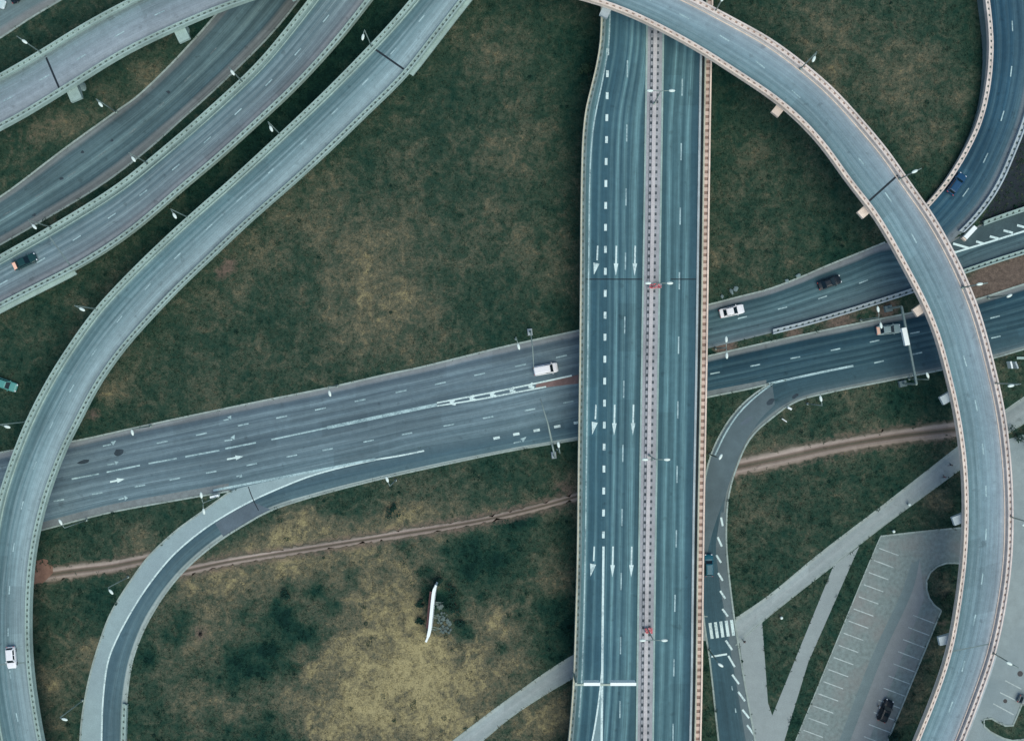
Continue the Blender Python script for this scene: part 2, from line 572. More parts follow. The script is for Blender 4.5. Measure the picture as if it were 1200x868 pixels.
def marking(name, fn, mat, parent):
    """every separate dash, line or stripe becomes a part of its own; an arrow stays whole"""
    mb = MB(); fn(mb)
    if name.endswith('arrow'):
        return flip_up(mb.build(name, mat, parent))
    root = list(range(len(mb.v)))
    def find(i):
        while root[i] != i: i = root[i]
        return i
    for f in mb.f:
        for j in f[1:]: root[find(j)] = find(f[0])
    groups = {}
    for f in mb.f: groups.setdefault(find(f[0]), []).append(f)
    for fs in groups.values():
        m2 = MB(); mp = {}
        for f in fs:
            for j in f:
                if j not in mp: mp[j] = m2.vert(mb.v[j])
            m2.face([mp[j] for j in f])
        flip_up(m2.build(name, mat, parent))

def arrow(mb, tip, tail, z, w=.22, hw=.75, hl=2.2):
    a, b = Vector(W(*tail, z)), Vector(W(*tip, z))
    d = (b - a).normalized(); n = Vector((-d.y, d.x, 0))
    m = b - d * hl
    mb.poly([a + n * w / 2, a - n * w / 2, m - n * w / 2, m - n * hw / 2, b, m + n * hw / 2, m + n * w / 2])

def bent_arrow(mb, tail, elbow, tip, z, w=.24, hw=1.1):
    a, e, t = (Vector(W(*q, z)) for q in (tail, elbow, tip))
    d = (e - a).normalized(); n = Vector((-d.y, d.x, 0)) * w / 2
    mb.quad(a + n, a - n, e - n, e + n)
    d2 = (t - e).normalized(); n2 = Vector((-d2.y, d2.x, 0))
    m = e + (t - e) * .2
    mb.poly([m + n2 * hw / 2, m - n2 * hw / 2, t])

def patch(ptsA, ptsB, z, name, mat, parent=None, spl=True, rag=0.0, step=9):
    A = resample(catmull(ptsA, 10) if spl and len(ptsA) > 2 else np.array(ptsA, float), max(6, int(arclen(np.array(ptsA, float))[-1] / step)))
    B = resample(catmull(ptsB, 10) if spl and len(ptsB) > 2 else np.array(ptsB, float), len(A))
    A2, B2 = A + rng.normal(0, rag, A.shape) if rag else A, B + rng.normal(0, rag, B.shape) if rag else B
    edge = lambda i, k, nv: A2[i] if k == 0 else (B2[i] if k == nv else A[i] * (1 - k / nv) + B[i] * k / nv)
    mb = MB()
    s_ = arclen((A + B) / 2) / 6
    nv = 6
    ids = [[(mb.vert(W(*edge(i, k, nv), z)), (s_[i], k / nv)) for k in range(nv + 1)] for i in range(len(A))]
    for i in range(len(A) - 1):
        for k in range(nv):
            q = (ids[i][k], ids[i][k + 1], ids[i + 1][k + 1], ids[i + 1][k])
            mb.face([x[0] for x in q], [x[1] for x in q])
    return flip_up(mb.build(name, mat, parent))

def polygon(pts, z, name, mat, parent=None):
    me_b = bmesh.new()
    vs = [me_b.verts.new(W(p[0], p[1], z)) for p in pts]
    f = me_b.faces.new(vs)
    bmesh.ops.triangulate(me_b, faces=[f])
    me = bpy.data.meshes.new(name)
    off = Vector((0, 0, 0)) if parent is None else parent.location
    for v in me_b.verts: v.co -= off
    me_b.to_mesh(me); me_b.free()
    me.materials.append(mat)
    o = bpy.data.objects.new(name, me); COL.objects.link(o)
    if parent is not None: o.parent = parent
    return flip_up(o)

def kerb_along(pts, parent, w=.32, h=.12, z=0.0, name='kerb', mat=None):
    p = catmull(pts, 10) if len(pts) > 2 else np.array(pts, float)
    n = max(2, int(arclen(p)[-1] / 9))
    p = resample(p, n)
    q = np.array([W(a[0], a[1], z) for a in p])
    t = np.gradient(q, axis=0); t /= np.linalg.norm(t, axis=1)[:, None]
    nr = np.stack([-t[:, 1], t[:, 0], np.zeros(n)], 1) * w / 2
    mb = MB()
    up = np.array([0, 0, h]); dn = np.array([0, 0, -.05])
    mb.loft([[q[i] - nr[i] + dn, q[i] + nr[i] + dn, q[i] + nr[i] + up, q[i] - nr[i] + up] for i in range(n)])
    return recalc(mb.build(name, mat or M_kerb, parent))

GROUND_POLYS = []        # outlines of everything paved at ground level (no grass there)
def paved(o_pts): GROUND_POLYS.append(np.array(o_pts)[:, :2])

# ================================================================== GROUND-LEVEL ROADS
ZR = .02
# --- main east-west road, western part
M_main = asphalt("main_road_tarmac",
    [(0, lin(124, 134, 138)), (.05, lin(120, 128, 134)), (.085, lin(78, 96, 108)), (.30, lin(80, 100, 112)), (.55, lin(84, 104, 115)), (.8, lin(82, 104, 115)), (1, lin(84, 108, 118))],
    wear=[(.12, 0), (.17, 1), (.21, .2), (.30, .9), (.33, .2), (.40, .8), (.44, 0), (.56, .1), (.61, .9), (.65, .1), (.72, .9), (.76, .2), (.83, .8), (.88, .1), (.94, .7), (1, .2)],
    wear_col=lin(126, 148, 158), width=18, streak=.24, patch=.14, wear_amt=.72)
ML = [(-170, 572), (-60, 544), (0, 530), (85, 517), (154, 502), (200, 492), (300, 471), (385, 454), (460, 437), (485, 432), (600, 404), (679, 387), (770, 368)]
MR = [(-170, 668), (-60, 645), (0, 633), (52, 620), (125, 601), (200, 587), (270, 575), (300, 567), (340, 558), (382, 549), (440, 537), (480, 527), (600, 505), (679, 487), (770, 470)]
road_main = Road(ML, MR, ZR, 'x')
paved(road_main.outline())
o_main = struct(sheet(road_main, 0, 1, 0, 'road', M_main))
kerb_along(ML, o_main)
kerb_along(MR[:7], o_main)
patch([(-170, 660), (0, 625), (52, 611), (125, 592), (200, 578), (268, 566)], [(-170, 668), (0, 633), (52, 620), (125, 601), (200, 587), (268, 575.5)], ZR + .005, 'shoulder', weathered("dusty_shoulder", lin(118, 128, 132), var=.15), o_main)
Z1 = ZR + .01
def mk(mb): dashes([(190, 518), (236, 508.5), (285, 497.5), (330, 488.5), (375.5, 479), (422, 469), (470, 458.5), (516, 449), (562, 438.5), (610, 428), (658, 417.5)], Z1, mb, 13, .25)
marking('lane_dash', mk, M_worn, o_main)
def mk(mb): dashes([(69, 586), (114, 578), (164, 569), (205, 561), (247.5, 553), (295, 544), (342, 534), (384, 526.5), (432, 516.5), (477, 508), (526, 498), (572, 489), (621, 480), (666, 471)], Z1, mb, 12.5, .26)
marking('lane_dash', mk, M_worn, o_main)
def mk(mb):
    for a, b in (((84, 561), (116, 555)), ((125, 553), (164, 545)), ((174, 543), (207, 537)), ((217, 535), (257, 527.5)), ((264, 525.5), (300, 518.5)), ((318, 515), (384, 501))):
        strip([a, b], .3, Z1, mb, False)
    strip([(384, 501), (450, 487), (512, 474)], .62, Z1, mb)
marking('centre_line', mk, M_worn, o_main)
def mk(mb):
    strip([(512, 472), (580, 459), (640, 446.5), (670, 440)], .3, Z1, mb)
    strip([(512, 475.5), (560, 468), (600, 460.5), (640, 453)], .28, Z1, mb)
    for x, y in ((529, 471.5), (552, 466.5), (576, 462), (599, 457), (621, 452)):
        strip([(x - 1.5, y + .6), (x + 5, y + 2)], .5, Z1 + .004, mb, False); strip([(x - 1.5, y + .6), (x + 3.5, y - 3)], .5, Z1 + .007, mb, False)
marking('hatch_stripe', mk, M_white, o_main)
def mk(mb): dashes([(560, 517.5), (582, 513), (605, 508.5), (629, 504), (653, 499.5), (676, 495)][1:], Z1, mb, 7.5, .5)
marking('lane_dash', mk, M_white, o_main)
for tip, tail in (((146, 561), (129, 564.5)), ((285, 534.5), (266, 538))):
    marking('turn_arrow', lambda mb: arrow(mb, tip, tail, Z1, .32, .95, 1.5), M_white, o_main)
for a, e, t in (((120.5, 522.5), (130, 520.5), (136, 516)), ((126, 544.5), (134, 543), (139, 541)), ((262, 492.5), (268, 491), (271, 486.5)), ((263, 516.5), (272, 515), (275, 509)),
                ((139, 585), (145, 583.6), (150, 583)), ((277, 558), (281, 557), (284, 558.5)), ((602, 519), (610, 517), (617, 511.5))):
    marking('turn_arrow', lambda mb: bent_arrow(mb, a, e, t, Z1, .26, .9), M_worn, o_main)
M_tar = weathered("tar_patch", lin(52, 66, 76), var=.2)
for c, rx, ry in (((139, 530), 6.5, 4.5), ((98, 541), 8, 2.6)):
    polygon([(c[0] + rx * math.cos(a) * random.uniform(.75, 1.1), c[1] + ry * math.sin(a) * random.uniform(.75, 1.1) - .2 * rx * math.cos(a)) for a in np.linspace(0, 6.283, 12, endpoint=False)], ZR + .006, 'tar_patch', M_tar, o_main)
M_brick = weathered("worn_red_paving", lin(128, 108, 108), var=.2)
patch([(628, 450), (650, 445.5), (681, 438)], [(628, 455), (650, 452.5), (681, 449)], ZR + .007, 'median_paving', M_brick, o_main)

# --- slip road peeling away to the south-west
M_slip = asphalt("slip_road_tarmac", [(0, lin(82, 104, 114)), (.5, lin(70, 96, 108)), (.86, lin(76, 102, 112)), (.9, lin(156, 172, 172)), (1, lin(140, 154, 154))],
    wear=[(.58, 0), (.66, .8), (.72, .1), (.8, .6), (.85, 0)], wear_col=lin(106, 132, 140), width=9, streak=.2, patch=.15, wear_amt=.5)
RL = [(770, 470), (679, 487), (600, 505), (480, 527), (440, 537), (382, 549), (340, 558), (300, 567), (270, 575.5), (240, 597), (207, 621), (175, 651), (152, 682), (130, 718), (116, 755), (105, 793), (97, 835), (94, 868), (93, 930), (95, 1000)]
RR = [(770, 496), (678, 514.5), (600, 527.5), (530, 542), (447, 560.5), (360, 583.5), (317, 598), (285, 615.5), (259, 632), (231, 654), (207, 678), (185, 708), (167, 741), (155, 775), (149, 815), (147, 868), (147, 930), (149, 1000)]
road_slip = Road(RL, RR, ZR)
paved(road_slip.outline())
o_slip = struct(sheet(road_slip, 0, 1, -.003, 'road', M_slip))
M_pshould = weathered("pale_shoulder_tarmac", lin(142, 164, 170), var=.07, scale=.5, dark=lin(130, 148, 158))
RWL = [(440, 538.5), (400, 547.5), (364, 557.5), (327, 572), (293, 587.5), (264, 603.5), (240, 619), (203, 650), (172, 688), (150, 723), (136, 750), (127, 773), (121, 815), (119, 868), (118.5, 930), (120, 1000)]
patch([(440, 537.5), (400, 546.5), (364, 553.5), (328, 561), (291, 569), (270, 575.5), (240, 597), (207, 621), (175, 651), (152, 682), (130, 718), (116, 755), (105, 793), (97, 835), (94, 868), (93, 930), (95, 1000)], RWL, ZR + .003, 'shoulder', M_pshould, o_slip)
marking('edge_line', lambda mb: strip([(497, 528), (470, 533.5)] + RWL, .3, ZR + .008, mb), M_white, o_slip)
marking('edge_line', lambda mb: strip([(250, 574.5), (291, 566.5), (328, 559.5), (400, 545.5), (440, 537.5)], .45, ZR + .014, mb), M_worn, o_slip)
kerb_along(RL[8:], o_slip); kerb_along(RR[1:], o_slip, w=.36)
M_slab = weathered("patched_tarmac", lin(92, 108, 120), var=.08)
patch([(296, 588), (285, 593), (264, 605), (252, 613)], [(318, 597), (302, 606), (286, 614.5), (262, 629)], ZR + .005, 'tarmac_patch', M_slab, o_slip, spl=False)
marking('tarmac_seam', lambda mb: strip([(291, 570), (296, 584), (303, 598)], .18, ZR + .011, mb), M_joint, o_slip)

# --- top-left pair: service road and the ground-level road beneath the first flyover
M_serv = asphalt("service_road_tarmac", [(0, lin(96, 116, 122)), (.8, lin(100, 120, 126)), (.88, lin(122, 128, 132)), (1, lin(118, 126, 126))], width=9, streak=.2, patch=.15)
SL = [(-170, 70), (-60, 8), (0, -26), (90, -84), (160, -130)]; SR = [(-150, 128), (-60, 80), (0, 45), (35, 22), (75, -2), (150, -50), (210, -95)]
road_serv = Road(SL, SR, ZR); paved(road_serv.outline())
o_serv = struct(sheet(road_serv, 0, 1, 0, 'road', M_serv)); kerb_along(SR, o_serv)

M_f = asphalt("old_grey_tarmac", [(0, lin(106, 116, 118)), (.09, lin(104, 114, 118)), (.14, lin(72, 94, 102)), (.5, lin(72, 96, 104)), (.8, lin(66, 90, 100)), (.86, lin(116, 124, 128)), (1, lin(108, 116, 118))],
    wear=[(.2, 0), (.3, .4), (.42, 0), (.5, 1), (.55, 1), (.6, 0), (.7, .5), (.8, 0)], wear_col=lin(112, 138, 144), width=9, streak=.3, patch=.2, wear_amt=.8)
FL = [(-170, 330), (-60, 268), (0, 231), (20, 217), (75, 175), (136, 131), (160, 114), (200, 76), (228, 46), (250, 21), (290, -28), (345, -100)]
FR = [(-170, 378), (-60, 320), (0, 287), (37, 266), (120, 216), (175, 174), (212, 141), (250, 107), (300, 59), (325, 32), (350, 1), (395, -60), (430, -110)]
road_f = Road(FL, FR, ZR); paved(road_f.outline())
o_f = struct(sheet(road_f, 0, 1, 0, 'road', M_f)); kerb_along(FL, o_f); kerb_along(FR, o_f)
marking('lane_dash', lambda mb: dashes([(8, 250), (46, 228), (84, 204), (120, 180), (155, 154), (188, 124), (220, 92), (250, 60)], ZR + .01, mb, 11, .16), paintmat("faded_paint", lin(128, 144, 148), lin(80, 94, 100), .5), o_f)
for c in ((197, 108), (72, 209), (97, 178), (40, 252), (131, 165)):
    polygon([(c[0] + random.uniform(1.2, 3.4) * math.cos(a), c[1] + random.uniform(1, 2.4) * math.sin(a)) for a in np.linspace(0, 6.283, 9, endpoint=False)], ZR + .006, 'tar_patch', M_tar, o_f)

# --- east: northern carriageway with merging road, and the climbing ramp
M_n = asphalt("north_carriageway_tarmac", [(0, lin(120, 128, 132)), (.1, lin(112, 120, 126)), (.15, lin(52, 80, 90)), (.45, lin(56, 84, 94)), (.75, lin(66, 88, 98)), (.93, lin(78, 96, 106)), (1, lin(120, 132, 138))],
    wear=[(.2, 0), (.27, .5), (.33, 0), (.40, .9), (.44, .2), (.52, .9), (.57, 0), (.68, .8), (.74, .1), (.82, .6), (.9, .1)], wear_col=lin(104, 134, 142), width=9, streak=.24, patch=.16, wear_amt=.75)
NL = [(740, 377), (830, 357), (865, 348), (900, 339), (935, 326), (970, 311), (1005, 297), (1037, 284), (1080, 287), (1117, 281), (1145, 265), (1200, 245), (1300, 212)]
NR = [(740, 428), (830, 408), (900, 391), (940, 381), (985, 368), (1030, 354), (1070, 341), (1127, 320), (1165, 307), (1200, 296), (1300, 263)]
road_n = Road(NL, NR, ZR, 'x'); paved(road_n.outline())
o_n = struct(sheet(road_n, 0, 1, 0, 'road', M_n)); kerb_along(NL[:8], o_n)
marking('lane_dash', lambda mb: dashes([(870, 372), (917, 361), (964, 348.5), (1012, 330)], Z1, mb, 11, .22), M_worn, o_n)
marking('edge_line', lambda mb: strip([(1095, 302.5), (1115, 297), (1200, 271), (1300, 239)], .36, Z1, mb), M_white, o_n)
M_gore = weathered("gore_tarmac", lin(66, 86, 92), var=.12)
patch([(1112, 286), (1145, 267), (1200, 247), (1300, 214)], [(1112, 298), (1145, 288), (1200, 271), (1300, 239)], ZR + .004, 'gore_tarmac', M_gore, o_n)
def mk(mb):
    for a, b in (((1111, 293.5), (1121, 296)), ((1117, 285.5), (1136, 291)), ((1144, 283), (1153, 285.6)), ((1160, 277), (1170, 279.7)), ((1176, 270), (1187, 273)), ((1192, 264), (1203, 267)), ((1210, 259), (1220, 262))):
        strip([a, b], .44, Z1 + .004, mb, False)
marking('hatch_stripe', mk, M_white, o_n)

def zH(px, py): return ZR + .006 + 2.6 * min(1, max(0, (285 - py) / 260.0)) ** 1.2
M_h = asphalt("ramp_tarmac", [(0, lin(32, 66, 86)), (.5, lin(36, 70, 90)), (.8, lin(54, 82, 98)), (.88, lin(110, 122, 132)), (1, lin(120, 130, 138))],
    wear=[(.16, 0), (.24, .7), (.3, 0), (.42, .5), (.46, .1), (.58, .7), (.64, 0), (.76, .7), (.82, .2)], wear_col=lin(92, 124, 136), width=9, streak=.25, patch=.15, wear_amt=.6)
HL = [(1048, 275.5), (1062, 264), (1085, 241), (1107, 215), (1128, 181), (1145, 146), (1155, 104), (1159, 50), (1154, 0), (1146, -55), (1136, -110)]
HR = [(1101, 296), (1117, 281), (1142, 257), (1160, 233), (1172, 214), (1184, 184), (1199, 148), (1210, 105), (1216, 55), (1214, 0), (1208, -55), (1200, -110)]
road_h = Road(HL, HR, zH); paved(road_h.outline())
o_h = struct(sheet(road_h, 0, 1, 0, 'road', M_h))
def skirt(road, side, parent, d0, d1):
    mb = MB(); rings = []
    for d in road.grid(d0, d1, 2.5):
        a, b = v_of(road, d, -.25, side), v_of(road, d, .05, side)
        p, q = road.at(d, a, -.02), road.at(d, b, -.02)
        rings.append([p, q, (q[0], q[1], -.3), (p[0], p[1], -.3)])
    mb.loft(rings); return recalc(mb.build('retaining_wall', M_conc_dk, parent))
dH = road_h.nearest(1095, 262, 0.5)
skirt(road_h, 0, o_h, dH, road_h.len); skirt(road_h, 1, o_h, dH, road_h.len)
def mk(mb):
    for px, py in ((1187, -18), (1187, 32), (1184, 85), (1173, 136), (1155, 184), (1128, 224)):
        d = road_h.nearest(px, py, 1.5)
        wv = .11 / road_h.width(d)
        mb.quad(road_h.at(d - 1, .5 - wv, .02), road_h.at(d - 1, .5 + wv, .02), road_h.at(d + 1, .5 + wv, .02), road_h.at(d + 1, .5 - wv, .02))
marking('lane_dash', mk, M_worn, o_h)
polygon([(1147, 262.5), (1163, 236), (1175, 214), (1189, 182), (1203, 150), (1320, 150), (1320, 205), (1200, 242.5)], .012, 'gravel', M_slate)['kind'] = 'structure'

# --- east: southern carriageway and its exit lane curving under the viaduct
M_s = asphalt("south_carriageway_tarmac", [(0, lin(118, 128, 130)), (.1, lin(110, 118, 122)), (.16, lin(32, 62, 76)), (.5, lin(30, 60, 75)), (1, lin(42, 70, 82))],
    wear=[(.25, 0), (.33, .7), (.38, .1), (.5, .3), (.58, .9), (.63, .1), (.75, .7), (.8, .1), (.9, .6), (.95, 0)], wear_col=lin(96, 130, 140), width=9, streak=.24, patch=.15, wear_amt=.55)
S_L = [(740, 438), (830, 417), (900, 401), (985, 383), (1080, 364), (1140, 352), (1200, 333), (1300, 303)]
S_R = [(740, 485), (830, 465), (880, 455), (901, 449.5), (930, 443), (965, 435.5), (1000, 428.5), (1100, 406), (1200, 383), (1300, 357)]
road_s = Road(S_L, S_R, ZR, 'x'); paved(road_s.outline())
o_s = struct(sheet(road_s, 0, 1, 0, 'road', M_s)); kerb_along(S_L, o_s); kerb_along(S_R[:4], o_s)
patch([(740, 478), (830, 458), (880, 448.5), (898, 445)], [(740, 485), (830, 465), (880, 455), (898, 450.5)], ZR + .004, 'shoulder', weathered("dusty_shoulder_east", lin(112, 124, 128), var=.15), o_s)
marking('lane_dash', lambda mb: dashes([(838, 437), (885, 428), (932, 419), (979, 409.5), (1025, 399.7), (1072, 389.8), (1119, 381), (1166, 371.5), (1213, 358)], Z1, mb, 11.5, .25), M_worn, o_s)
marking('lane_dash', lambda mb: dashes([(1030, 424), (1075, 414), (1121, 405), (1167, 395), (1213, 384)], Z1, mb, 11.5, .25), M_worn, o_s)
M_q = asphalt("exit_lane_tarmac", [(0, lin(62, 90, 100)), (.12, lin(54, 82, 94)), (.6, lin(58, 84, 94)), (.84, lin(76, 96, 104)), (.9, lin(118, 130, 132)), (1, lin(116, 126, 128))], width=9, streak=.2, patch=.12)
QL = [(1300, 357), (1200, 383), (1100, 406), (1000, 428.5), (965, 435.5), (930, 443), (901, 450), (882, 463), (862, 482), (845, 507), (833, 533), (826, 562), (822.5, 600), (821.5, 651), (822.5, 700), (826, 735), (832, 776), (842, 868), (850, 935), (860, 1000)]
QR = [(1300, 382), (1200, 409), (1162, 420), (1100, 434), (1040, 446), (975, 459), (932, 470.5), (904, 490), (880, 512), (864, 545), (854, 580), (851, 620), (852, 651), (856, 690), (861, 728), (871, 790), (885, 868), (897, 935), (910, 1000)]
road_q = Road(QL, QR, ZR); paved(road_q.outline())
o_q = struct(sheet(road_q, 0, 1, -.003, 'road', M_q)); kerb_along(QL[6:], o_q); kerb_along(QR, o_q)
M_pq = weathered("bleached_tarmac", lin(88, 106, 114), var=.1, scale=.6)
QM = [(958, 455), (932, 462), (908, 474), (887, 496), (868, 530), (850, 580), (836, 620), (826, 660)]
patch([(905, 449), (882, 464), (862, 483), (845, 508), (833, 534), (826, 563), (823, 610), (822, 660)], QM[2:8], ZR + .003, 'shoulder', M_pq, o_q)
marking('edge_line', lambda mb: strip([(901, 449.5), (930, 443), (965, 435.5), (1000, 428.5)], .42, Z1, mb), M_worn, o_q)
marking('edge_line', lambda mb: strip([(905, 449.5), (884, 466), (866, 484), (850, 508), (838, 533)], .3, Z1, mb), M_worn, o_q)
M_hz = weathered("pale_hatched_tarmac", lin(98, 114, 120), var=.08, scale=.8)
patch([(845, 600), (839, 640), (842, 672), (847, 705), (853, 740), (857, 768), (863, 800), (874, 868), (885, 935)], [(851.5, 600), (851, 640), (853.5, 672), (857.5, 705), (862, 740), (866.5, 768), (872, 800), (884, 868), (896, 935)], ZR + .004, 'shoulder', M_hz, o_q)
def mk(mb):
    for a, b in (((845, 606), (847, 616)), ((841, 629), (846, 640)), ((839.5, 650), (845, 659)), ((841.5, 671), (847, 680)), ((844, 692), (850, 701)), ((846.5, 713), (853, 722)), ((850.5, 750), (858, 761)), ((853.5, 768), (861, 781)),
                 ((858, 790), (866, 801)), ((865, 810), (873, 821)), ((870, 831), (878, 841)), ((875.5, 849), (884, 861)), ((881, 868), (890, 880))):
        strip([a, b], .38, Z1, mb, False)
marking('hatch_stripe', mk, M_white, o_q)
def mk(mb):
    for k in range(5):
        x = 832 + 6.3 * k
        strip([(x, 729.5 - .9 * k), (x + 2.6, 748 - .9 * k)], .58, Z1 + .004, mb, False)
marking('zebra_stripe', mk, M_white, o_q)
marking('stop_line', lambda mb: strip([(833.5, 769), (852, 766)], .36, Z1, mb, False), M_white, o_q)
marking('lane_dash', lambda mb: dashes([(858, 806), (862, 832)], Z1, mb, 5, .2), M_worn, o_q)
for c, rx, ry in (((903, 470.5), 6, 3.6), ((932, 464), 4.6, 2.4), ((875, 493), 8, 3.5)):
    polygon([(c[0] + rx * math.cos(a) * random.uniform(.8, 1.1) * .9, c[1] + ry * math.sin(a) * random.uniform(.8, 1.1) - .45 * rx * math.cos(a)) for a in np.linspace(0, 6.283, 10, endpoint=False)], ZR + .006, 'tar_patch', M_tar if c[0] > 880 else M_slab, o_q)

# --- footpaths
def path(L, R, axis=None, nm='path'):
    r = Road(L, R, .016, axis); paved(r.outline())
    o = struct(sheet(r, 0, 1, 0, nm, M_path)); kerb_along(L, o, .16, .05); kerb_along(R, o, .16, .05)
    return o, r
path([(470, 915), (530, 868), (600, 815.5), (674, 766), (770, 722), (829, 722)], [(505, 915), (565, 868), (600, 839), (674, 793), (770, 750), (829, 750)], 'x')
path([(862, 724), (900, 698), (957, 651), (1040, 587.5), (1120, 525), (1177, 481), (1260, 425)], [(862, 756), (890, 731), (930, 698.5), (977, 662), (1030, 620), (1125, 550), (1182, 507), (1260, 465)], 'x')
o_pth = polygon([(862, 722), (893, 727), (900, 823), (905, 838), (977, 662), (1007, 640), (1002, 651), (947, 776), (919, 868), (899, 930), (897, 930), (886, 868), (872, 790)], .013, 'path', M_pathpoly)
struct(o_pth); paved([W(*p)[:2] for p in [(862, 722), (893, 727), (900, 823), (905, 838), (977, 662), (1007, 640), (1002, 651), (947, 776), (919, 868), (899, 930), (886, 868), (872, 790)]])

# --- car park
LOT = [(1032, 628), (1085, 622), (1150, 616), (1160, 663), (1125, 660), (1114, 659), (1103, 661), (1092, 668), (1086, 679), (1086, 692), (1092, 706), (1103, 715), (1071, 791), (1040, 868), (1012, 938), (903, 938), (932, 868), (977, 759.5), (1022, 651)]
o_lot = struct(polygon(LOT, .018, 'parking_pavement', M_lot)); paved([W(*p)[:2] for p in LOT])
kerb_along([(903, 938), (932, 868), (1022, 651), (1032, 628)], o_lot, .2, .08)
kerb_along([(1032, 628), (1085, 622), (1150, 616)], o_lot, .3, .1)
kerb_along([(1012, 938), (1040, 868), (1103, 715)], o_lot, .3, .1)
kerb_along([(1103, 715), (1092, 706), (1086, 692), (1086, 679), (1092, 668), (1103, 661), (1114, 659), (1125, 660), (1150, 663)], o_lot, .34, .1)
patch([(1068, 660), (1058, 690), (1021, 770), (983, 868), (955, 938)], [(1078, 655), (1070, 690), (1034, 770), (996, 868), (968, 938)], .021, 'driving_lane', M_lotlane, o_lot)
patch([(1078, 655), (1070, 690), (1034, 770), (996, 868), (968, 938)], [(1083, 700), (1064, 752), (1018, 868), (990, 938)], .0205, 'driving_lane', weathered("lilac_grey_tarmac", lin(134, 142, 146), var=.08, scale=.6, dark=lin(126, 132, 136)), o_lot)
M_stall = paintmat("stall_paint", lin(184, 198, 200), lin(122, 136, 138), .42)
def mk(mb):
    for k in range(20):
        x, y = 1030 - 5.9 * k, 642 + 14.2 * k
        strip([(x, y), (x + 23, y + 8.5)], .17, .024, mb, False)
marking('stall_line', mk, M_stall, o_lot)
def mk(mb):
    for k in range(14):
        x, y = 1095 - 5.75 * k, 730 + 14.2 * k
        strip([(x, y), (x - 25, y - 9.5)], .17, .024, mb, False)
marking('stall_line', mk, M_stall, o_lot)
LOT2 = [(1160, 520), (1190, 512), (1320, 470), (1320, 760), (1208, 808), (1191, 840), (1185, 851), (1170, 846), (1157, 840), (1150, 846), (1158, 854), (1168, 861), (1184, 867), (1205, 866), (1320, 840), (1320, 930), (1095, 930), (1118, 868), (1140, 816), (1160, 763), (1175, 706), (1180, 640), (1178, 570)]
o_lot2 = struct(polygon(LOT2, .018, 'parking_pavement', weathered("grey_forecourt_tarmac", lin(140, 154, 158), var=.1, scale=.5, dark=lin(118, 136, 144)))); paved([W(*p)[:2] for p in LOT2])
kerb_along([(1320, 760), (1208, 808), (1191, 840), (1185, 851), (1170, 846), (1157, 840), (1151, 846), (1158, 855), (1168, 861), (1184, 867), (1205, 865)], o_lot2, .34, .1)
def mk(mb):
    for a, b in (((1178, 797), (1197, 807)), ((1172, 811), (1190, 820)), ((1164, 824), (1188, 837))):
        strip([a, b], .18, .024, mb, False)
marking('stall_line', mk, M_stall, o_lot2)

# --- dirt tracks: two ruts each
M_track = asphalt("rutted_dirt", [(0, lin(76, 76, 66)), (.08, lin(92, 90, 80)), (.2, lin(144, 134, 128)), (.3, lin(150, 138, 132)), (.4, lin(110, 98, 90)), (.5, lin(80, 78, 68)), (.6, lin(104, 94, 86)), (.72, lin(144, 133, 127)), (.84, lin(140, 128, 120)), (.94, lin(92, 88, 78)), (1, lin(76, 76, 66))], width=4, streak=.3, patch=.2)
def track(A, B, nm='dirt_track', mat=M_track, z=.012):
    return struct(patch(A, B, z, nm, mat, rag=1.5, step=4))
T1a = [(30, 668), (90, 659), (130, 655), (178, 646)]; T1b = [(30, 686), (90, 678), (130, 672), (168, 664)]
T2a = [(218, 662), (260, 654), (340, 641), (430, 627), (480, 618), (560, 606), (620, 592), (690, 572)]
T2b = [(208, 678), (260, 665), (340, 652), (430, 637), (480, 630), (560, 615), (620, 602), (690, 583)]
T3a = [(835, 541), (880, 532), (930, 522), (990, 511), (1060, 500), (1130, 490)]; T3b = [(835, 565), (880, 556), (930, 545), (990, 531), (1060, 520), (1130, 514)]
for a, b in ((T1a, T1b), (T2a, T2b), (T3a, T3b)):
    track(a, b)
track([(38, 658), (55, 657), (62, 664)], [(38, 684), (52, 681), (62, 672)], mat=M_redsoil, z=.016)

# ================================================================== FLYOVERS
def bridge(label, L, R, z, axis=None):
    r = Road(L, R, z, axis)
    c = r.at(r.len / 2, .5)
    root = thing('flyover', label, 'flyover', (c[0], c[1], 0))
    return r, root

# --- loop flyover (highest), upper right
BL = [(560, -22), (600, -16), (640, -9), (682, 0), (725, 14), (775, 37), (825, 65), (862, 89), (900, 114), (932, 140), (965, 176), (993, 216), (1019, 248), (1040, 282), (1060, 319), (1080, 357), (1095, 394), (1106, 434), (1117, 481), (1125, 534), (1128, 584), (1126, 651), (1120, 701), (1110, 758), (1095, 806), (1070, 868), (1050, 915), (1022, 975)]
BR = [(575, -75), (620, -68), (690, -52), (740, -34), (780, -17), (817, 0), (850, 18), (900, 45), (932, 68), (975, 104), (1007, 139), (1040, 178), (1066, 216), (1090, 249), (1112, 287), (1130, 324), (1147, 367), (1165, 434), (1175, 479), (1182, 534), (1185, 584), (1184, 651), (1177, 706), (1165, 763), (1147, 816), (1127, 868), (1107, 915), (1078, 975)]
def ZB(px, py): return 14.0 - 3.6 * min(1.0, max(0.0, (py - 120) / 750.0))
rB, B = bridge('two-lane loop flyover with pinkish parapets arching over the straight viaduct', BL, BR, ZB)
deck(rB, B, M_pink)
